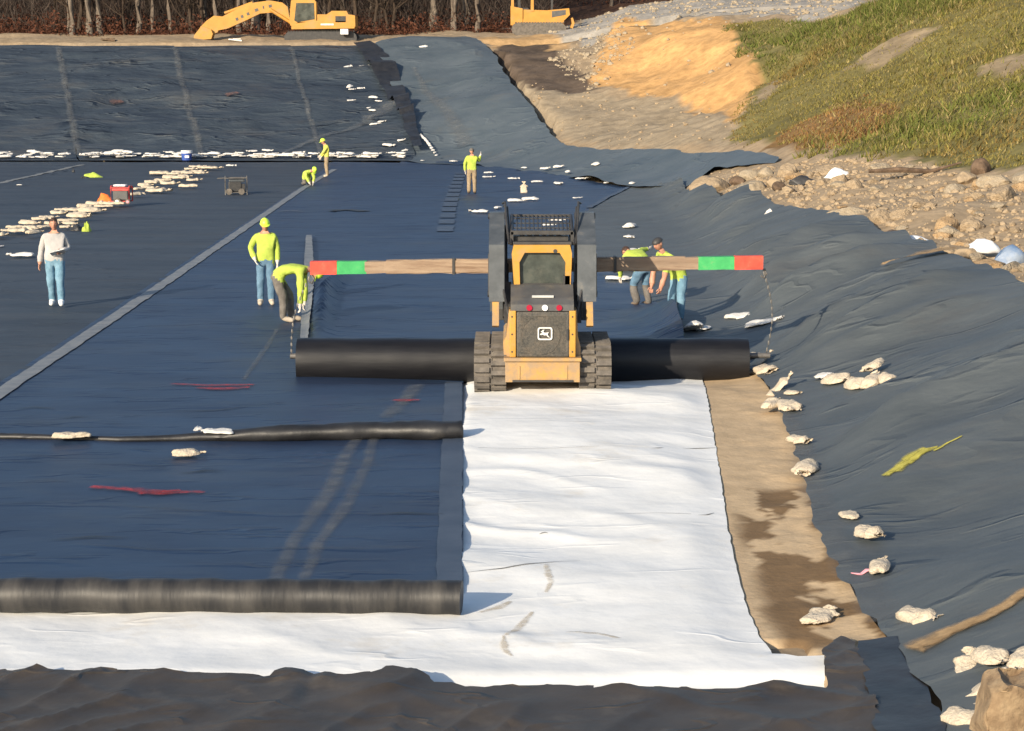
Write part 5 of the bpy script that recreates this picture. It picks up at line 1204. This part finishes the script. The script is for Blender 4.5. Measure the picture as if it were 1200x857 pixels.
# ================================================================ GRASS HILL
def grass(n, seed):
    g = np.random.default_rng(seed)
    xs = np.array([p[0] for p in Z_grass]); ys = np.array([p[1] for p in Z_grass])
    x = g.uniform(xs.min(), 60, n*4); y = g.uniform(ys.min(), ys.max(), n*4)
    dens_ = fbm(x*.35, y*.18, 41)+.25*(fbm(x*1.5, y*1.5, 42)-.47)
    bare = np.zeros(len(x), bool)
    for z_ in Z_bare: bare |= inpoly(x + (fbm(x*.8, y*.8, 43)-.47)*2.5, y + (fbm(x*.8, y*.8, 49)-.47)*4, z_)
    k = inpoly(x + (fbm(x*.7, y*.7, 44)-.47)*3, y + (fbm(x*.7, y*.7, 45)-.47)*6, Z_grass) & (dens_ > .24) & ~(bare & (g.random(n*4) < .93)); x = x[k][:n]; y = y[k][:n]; n = len(x)
    z = np.array([ground_z(a, b) for a, b in zip(x, y)])
    patch = fbm(x*.10, y*.06, 46); fine = fbm(x*.6, y*.4, 47)
    tall = g.random(n) < .03
    h = (.08 + .45*np.clip(patch*1.9-.55, 0, 1)*np.clip(fine*2.4-.6, .1, 1.2))*g.uniform(.5, 1.3, n)*np.where(tall, 2.0, 1); wd = .022 + .03*g.random(n)
    a = g.uniform(0, 6.283, n); lx_ = g.normal(.1, .35, n); ly_ = g.normal(0, .3, n)
    V = np.empty((n*3, 3)); V[0::3] = np.stack([x-np.cos(a)*wd, y-np.sin(a)*wd, z-.05], 1); V[1::3] = np.stack([x+np.cos(a)*wd, y+np.sin(a)*wd, z-.05], 1); V[2::3] = np.stack([x+lx_*h*2, y+ly_*h*2, z+h], 1)
    me = bpy.data.meshes.new('grass'); me.vertices.add(n*3); me.loops.add(n*3); me.polygons.add(n)
    me.vertices.foreach_set('co', V.ravel()); me.loops.foreach_set('vertex_index', np.arange(n*3)); me.polygons.foreach_set('loop_start', np.arange(0, n*3, 3)); me.update()
    green = np.array([.088, .112, .024]); olive = np.array([.165, .140, .040]); straw = np.array([.22, .175, .075]); rust = np.array([.17, .095, .035])
    t1 = .85*sstep(.42, .62, patch + .15*(fine-.47) + .06*g.normal(size=n))[:, None]; t2 = sstep(.50, .62, fbm(x*.13+7, y*.10, 48)+.05*g.normal(size=n))[:, None]; t3 = (g.random(n) < .16)[:, None]
    col = olive*(1-t1) + green*t1; col = col*(1-.6*t2*(1-t1)) + rust*.6*t2*(1-t1); col = np.where((inpoly(x + (fbm(x, y, 53)-.47)*3, y + (fbm(x, y, 54)-.47)*5, Z_rust) & (g.random(n) < .75))[:, None], rust*1.1, col); col = np.where(t3, straw, col)*g.uniform(.7, 1.3, n)[:, None]
    ca = me.color_attributes.new('zone', 'FLOAT_COLOR', 'POINT'); ca.data.foreach_set('color', np.repeat(np.concatenate([col, np.ones((n, 1))], 1), 3, 0).astype(np.float32).ravel())
    return tag(link('grass', me, M['leaf']), kind='stuff')
grass(270000, 5)

# ================================================================ WOODS ALONG THE FAR EDGE
def tree_proto(seed, m, h, r, first=.35, nb=14):
    rnd = random.Random(seed)
    t = thing('tree', 'bare tree', 'tree', (0, 0, 0), 0, 'bare trees of the wood behind the far berm')
    path = []; x = y = 0
    lean = rnd.uniform(-.05, .05)
    for i in range(13):
        k = i/12; path.append((x, y, -.5+(h+.5)*k)); x += rnd.gauss(0, .10)+lean*h/12; y += rnd.gauss(0, .1)
    bm = NB(); tube(bm, path, [r*(1.35 if i == 0 else 1)*(1-.85*(i/12)**1.1) for i in range(13)], 9, 1, .12, seed); tr = obj('trunk', bm, M[m], t, True)
    bm = NB()
    for b in range(nb):
        k = first + (1-first)*rnd.random(); i = int(k*12); p = Vector(path[min(i, 12)]); a = rnd.uniform(0, 6.28); ln = h*.28*(1.15-k)*rnd.uniform(.6, 1.3)
        d = Vector((math.cos(a), math.sin(a), rnd.uniform(.3, 1.0))).normalized(); r0 = r*(1-.85*k)*.5; q = p; pp = [p]
        for j in range(5): d = (d + Vector((rnd.gauss(0, .2), rnd.gauss(0, .2), .12))).normalized(); q = q + d*ln/5; pp.append(q)
        tube(bm, pp, [r0*(1-.17*j) for j in range(6)], 5)
        for s_ in range(4):
            j = rnd.randint(1, 4); e = (d + Vector((rnd.gauss(0, .7), rnd.gauss(0, .7), rnd.gauss(0, .5)))).normalized()
            tube(bm, [pp[j], pp[j]+e*ln*.25, pp[j]+e*ln*.5+Vector((0, 0, .1*ln))], [r0*.4, r0*.25, r0*.1], 4)
    obj('branches', bm, M[m], t); return t
protos = [tree_proto(1, 'bark', 17, .23), tree_proto(2, 'bark_dark', 15, .16, .12, 18), tree_proto(3, 'bark_dark', 13, .12, .08, 18), tree_proto(4, 'bark_pale', 18, .27, .4), tree_proto(5, 'bark', 14, .15, .2, 16), tree_proto(6, 'bark_dark', 16, .2, .1, 20)]
used = [0]*6
def tree(px, d, k, label, sc=1., rz=None):
    x = (px-600)/F*d; p = (x, d, ground_z(x, d)-.1)
    rz = random.Random(px*7+k).uniform(0, 6.28) if rz is None else rz
    if not used[k]:
        used[k] = 1; o = protos[k]; o.location = p; o.rotation_euler = (0, 0, rz); o.scale = (sc,)*3; o['label'] = label; return o
    return dup(protos[k], p, rz, sc, label)
for px, d, k, l, sc in [(91, 152, 3, 'slim pale trunk, leftmost of three close ones at the upper left', .75), (112, 152.5, 3, 'pale trunk, middle of the three close ones at the upper left', .95), (123, 153, 3, 'pale trunk, right of the three close ones at the upper left', 1.),
    (292, 156, 3, 'pale trunk behind the stick of the excavator arm', 1.05), (303, 155, 3, 'thick pale trunk behind the middle of the excavator boom', 1.25), (275, 158, 0, 'grey trunk left of the pale ones behind the excavator arm', 1.), (510, 156, 3, 'thick pale trunk standing alone between the two yellow machines', 1.2), (546, 158, 0, 'straight grey trunk just left of the bulldozer', 1.1),
    (404, 160, 0, 'grey trunk rising behind the engine cover of the excavator', 1.15), (245, 157, 4, 'thin grey trunk left of the excavator bucket', 1.2), (715, 172, 4, 'thin grey trunk at the right end of the wood above the gravel', 1.), (205, 154, 4, 'crooked thin grey trunk between the pale trio and the excavator', 1.), (330, 157, 0, 'grey trunk close behind the excavator cab', 1.0)]: tree(px, d, k, l, sc)
rnd = random.Random(22)
for i in range(26): tree(rnd.uniform(-140, 590), rnd.uniform(152, 156), rnd.choice((0, 1, 4, 5, 0)), 'bare grey trunk among the front row of the wood behind the far berm', rnd.uniform(.6, 1.1))
rnd = random.Random(21)
for i in range(120):
    d = rnd.uniform(154, 200); px = rnd.uniform(-160, 740)
    if px > 640 and d < 172: continue
    k = rnd.choice((1, 2, 2, 5, 4, 1, 0)); tree(px, d, k, 'dark bare tree in the crowded wood behind the far berm', rnd.uniform(.8, 1.25))
# undergrowth: thin twigs and dead leaves nobody could count
g = np.random.default_rng(9); n = 52000
x = g.uniform(-62, 14, n); y = 155+47*g.random(n)**1.3
kk = ~((x > 3) & (y < 172)); x = x[kk]; y = y[kk]; n = len(x)
z = hh(x, y); h = g.uniform(.3, 2.6, n)*(.5+fbm(x*.3, y*.3, 5)); z0 = z + g.random(n)**1.5*4.6 - .1
wd = .012 + .02*g.random(n); a = g.normal(0, .5, n)
V = np.empty((n*3, 3)); V[0::3] = np.stack([x-wd, y, z0], 1); V[1::3] = np.stack([x+wd, y, z0], 1); V[2::3] = np.stack([x+a*h, y+g.normal(0, .3, n)*h, z0+h], 1)
nl = 60000; lx2 = g.uniform(-62, 12, nl); ly2 = 151.5+22*g.random(nl)**1.3; kk = ~((lx2 > 2) & (ly2 < 172)); lx2 = lx2[kk]; ly2 = ly2[kk]; nl = len(lx2)
lz = hh(lx2, ly2) + (g.random(nl)**3)*1.5*(.3+fbm(lx2*.4, ly2*.4, 12)); q = g.normal(0, .085, (nl, 3, 3))
Vl = (np.stack([lx2, ly2, lz], 1)[:, None, :] + q).reshape(-1, 3); V = np.concatenate([V, Vl]); n3 = n+nl
me = bpy.data.meshes.new('undergrowth'); me.vertices.add(n3*3); me.loops.add(n3*3); me.polygons.add(n3)
me.vertices.foreach_set('co', V.ravel()); me.loops.foreach_set('vertex_index', np.arange(n3*3)); me.polygons.foreach_set('loop_start', np.arange(0, n3*3, 3)); me.update()
col = np.concatenate([np.array([.05, .038, .032])*g.uniform(.5, 1.6, n)[:, None], np.array([.085, .034, .02])*g.uniform(.5, 1.5, nl)[:, None]])
ca = me.color_attributes.new('zone', 'FLOAT_COLOR', 'POINT'); ca.data.foreach_set('color', np.repeat(np.concatenate([col, np.ones((n3, 1))], 1), 3, 0).astype(np.float32).ravel())
tag(link('undergrowth', me, M['leaf']), kind='stuff')

# ================================================================ EXCAVATOR AND BULLDOZER ON THE FAR BERM
dE = 147.; sE = F/(dE*.99); zE = P(385, 42.5, dE)[2]
E_ = thing('excavator', 'yellow excavator with its long arm reaching down to the left on the far berm', 'excavator', (P(385, 42.5, dE)[0], dE, zE))
def e(px, py): return ((px-385)/sE, (42.5-py)/sE)
def ep(name, pl, y0, y1, m, parent=E_, bevel=.04):
    bm = NB(); prism(bm, [e(*p) for p in pl], 'y', y0, y1); return obj(name, bm, M[m], parent, bevel=bevel)
for yy in (-1.35, 1.0):
    bm = NB(); prism(bm, stadium(-3.0, 2.1, -.62, .30), 'y', yy, yy+.55)
    for k in range(24): box(bm, (-2.7+k*.2, yy+.27, .32), (.1, .6, .05)); box(bm, (-2.7+k*.2, yy+.27, -.63), (.1, .6, .05))
    obj('crawler_track', bm, M['dark'], E_)
bm = NB(); box(bm, (-.45, 0, .35), (2.6, 1.6, .4)); cyl(bm, (-.3, 0, .5), (-.3, 0, .85), .75, n=20); obj('undercarriage', bm, M['dark'], E_)
ep('deck', [(344, 29), (375, 25), (417, 26), (417, 34), (344, 35)], -1.3, 1.3, 'far_yellow')
house = ep('engine_cover', [(374, 18), (385, 18), (391, 14), (408, 14), (410, 18), (417, 19), (417.5, 28), (374, 28)], -1.28, 1.25, 'far_yellow')
ep('vent', [(395, 20), (407, 20), (407, 27), (395, 27)], -1.30, -1.26, 'dark', house, 0)
ep('white_marking', [(378, 28.5), (393, 28.5), (393, 30.5), (378, 30.5)], -1.33, -1.29, 'decal', house, 0)
ep('counterweight', [(410, 19), (417.8, 19.5), (418, 32), (410, 32)], -1.31, 1.31, 'far_yellow')
cb = ep('cab', [(344, 2), (349, 1), (371, 1.5), (373, 4), (373, 26), (352, 27), (343, 31), (341.5, 27)], -1.29, -.25, 'far_yellow')
ep('cab_window', [(350, 5), (370.5, 5), (371, 23.5), (362, 25), (351, 27), (347.5, 25)], -1.31, -1.28, 'glass', cb, 0)
ep('cab_window', [(350, 5), (370.5, 5), (371, 23.5), (362, 25), (351, 27), (347.5, 25)], -.26, -.23, 'glass', cb, 0)
bm = NB(); box(bm, (e(341, 0)[0]-.02, -.77, 1.75), (.04, .8, 1.0), Matrix.Rotation(R(-8), 3, 'Y')); obj('windscreen', bm, M['glass'], cb)
boom = ep('boom', [(343, 31), (340, 24), (332, 19), (319, 15.5), (306, 16.5), (287, 25.5), (267, 34), (256, 36), (256, 31), (262, 20), (281, 10.5), (300, 3.8), (318, 1.6), (332, 4), (342, 12), (346, 24)], -.28, .28, 'far_yellow')
for k, (mx_, my_, w_) in enumerate([(318, 8, 3.5), (310, 9.5, 1.5), (302, 12.5, 4), (292, 17, 3), (285, 20, 3), (279, 23, 3)]):
    bm = NB(); c_ = e(mx_, my_); box(bm, (c_[0], -.29, c_[1]), (w_/sE, .012, 3.2/sE), Matrix.Rotation(R(22 if k > 1 else 10), 3, 'Y').transposed()); box(bm, (c_[0], -.30, c_[1]), (w_/sE*.35, .014, 1.3/sE)); obj('boom_lettering', bm, M['hood'], boom)
st = ep('stick', [(256, 38), (262, 20), (252, 19), (243, 25), (236, 32), (238, 38), (247, 42)], -.22, .22, 'far_yellow')
ep('bucket', [(238, 31), (229, 42), (228.5, 45), (240, 46.5), (249, 46), (251, 40), (249, 35)], -.55, .55, 'far_yellow')
for nm, a_, b_, r_ in (('arm_cylinder', (264, 16), (297, 4), .10), ('bucket_cylinder', (252, 20), (236, 33), .08), ('boom_cylinder', (345, 29), (318, 12), .12)):
    bm = NB(); p, q = e(*a_), e(*b_); yy = 0 if nm != 'boom_cylinder' else -.38; cyl(bm, (p[0], yy, p[1]), (q[0], yy, q[1]), r_, n=10); obj(nm, bm, M['far_yellow'], E_)
bm = NB(); c_ = e(406, 38); box(bm, (c_[0], -1.75, c_[1]), (.55, .3, .38)); o = obj('white_box', bm, M['white_plastic'], None, bevel=.03); o.location = E_.location; tag(o, 'small white box on the berm under the tail of the excavator', 'box')
for (px, py, w_, t_) in [(276, 47, .95, 'flat pale board lying on the berm below the excavator boom'), (127, 47.5, 1.0, 'flat dark board lying on the berm at the foot of the pale trunks')]:
    p = on(px, py); bm = NB(); box(bm, (0, 0, .08), (w_, .4, .1), Matrix.Rotation(R(6), 3, 'Y')); box(bm, (.12, .05, .16), (w_*.6, .3, .06)); o = obj('board', bm, M['bag_white' if px > 200 else 'wood_dark'], None, bevel=.02); o.location = p; tag(o, t_, 'board', 'boards on the far berm')
dB = 149.5; sB = F/(dB*.99); bz = ground_z((630-600)/F*dB, dB)
D_ = thing('bulldozer', 'yellow bulldozer half hidden behind the dirt pile at the top of the photo', 'bulldozer', ((630-600)/F*dB, dB, bz))
zb = (P(630, 33, dB)[2]-bz)
def d_(px, py): return ((px-630)/sB, zb+(33-py)/sB)
def dp(name, pl, y0, y1, m, parent=D_, bevel=.04):
    bm = NB(); prism(bm, [d_(*p) for p in pl], 'y', y0, y1); return obj(name, bm, M[m], parent, bevel=bevel)
for yy in (-1.2, .75):
    bm = NB(); prism(bm, stadium(-1.9, 2.0, min(0, zb-.55), zb+.35), 'y', yy, yy+.45)
    for k in range(18): box(bm, (-1.6+k*.2, yy+.22, zb+.37), (.1, .5, .05))
    obj('crawler_track', bm, M['rubber'], D_)
dp('chassis', [(600, 23), (660, 24), (660, 31), (600, 31)], -.75, .75, 'far_yellow')
h_ = dp('hood', [(612, 12), (640, 13), (666, 10.5), (667, 18), (660, 25), (612, 25)], -.7, .7, 'far_yellow')
dp('grille_panel', [(646, 14), (662, 12.5), (662, 18), (646, 21)], -.72, -.69, 'hood', h_, 0)
dp('tank', [(598, 8), (612, 11), (612, 30), (598, 30)], -.8, .8, 'far_yellow')
for px, yy in ((599, -.75), (599, .62), (622, -.75), (622, .62)): dp('canopy_post', [(px, -16), (px+2.6, -16), (px+3, 14), (px-.5, 14)], yy, yy+.14, 'far_yellow', bevel=.01)
dp('canopy', [(594, -19), (628, -19), (629, -16), (593, -16)], -.95, .95, 'far_yellow')
dp('seat', [(605, -2), (609, -2), (610, 10), (619, 10), (619, 14), (604, 14)], -.3, .3, 'dark')
dp('exhaust_pipe', [(645, -2), (647.5, -2), (647.5, 13), (645, 13)], -.1, .1, 'dark', bevel=0)
bm = NB(); prism(bm, [(x_, z_) for x_, z_ in ((-1.5, zb+.1), (-1.35, zb+.6), (-1.5, zb+1.1), (-1.6, zb+1.1), (-1.47, zb+.6), (-1.62, zb+.1))], 'x', 0, .01); bm.free()
dp('blade', [(667, 33), (669, 28), (668, 22), (670, 21.5), (672, 28), (670, 34)], -1.5, 1.5, 'far_yellow')
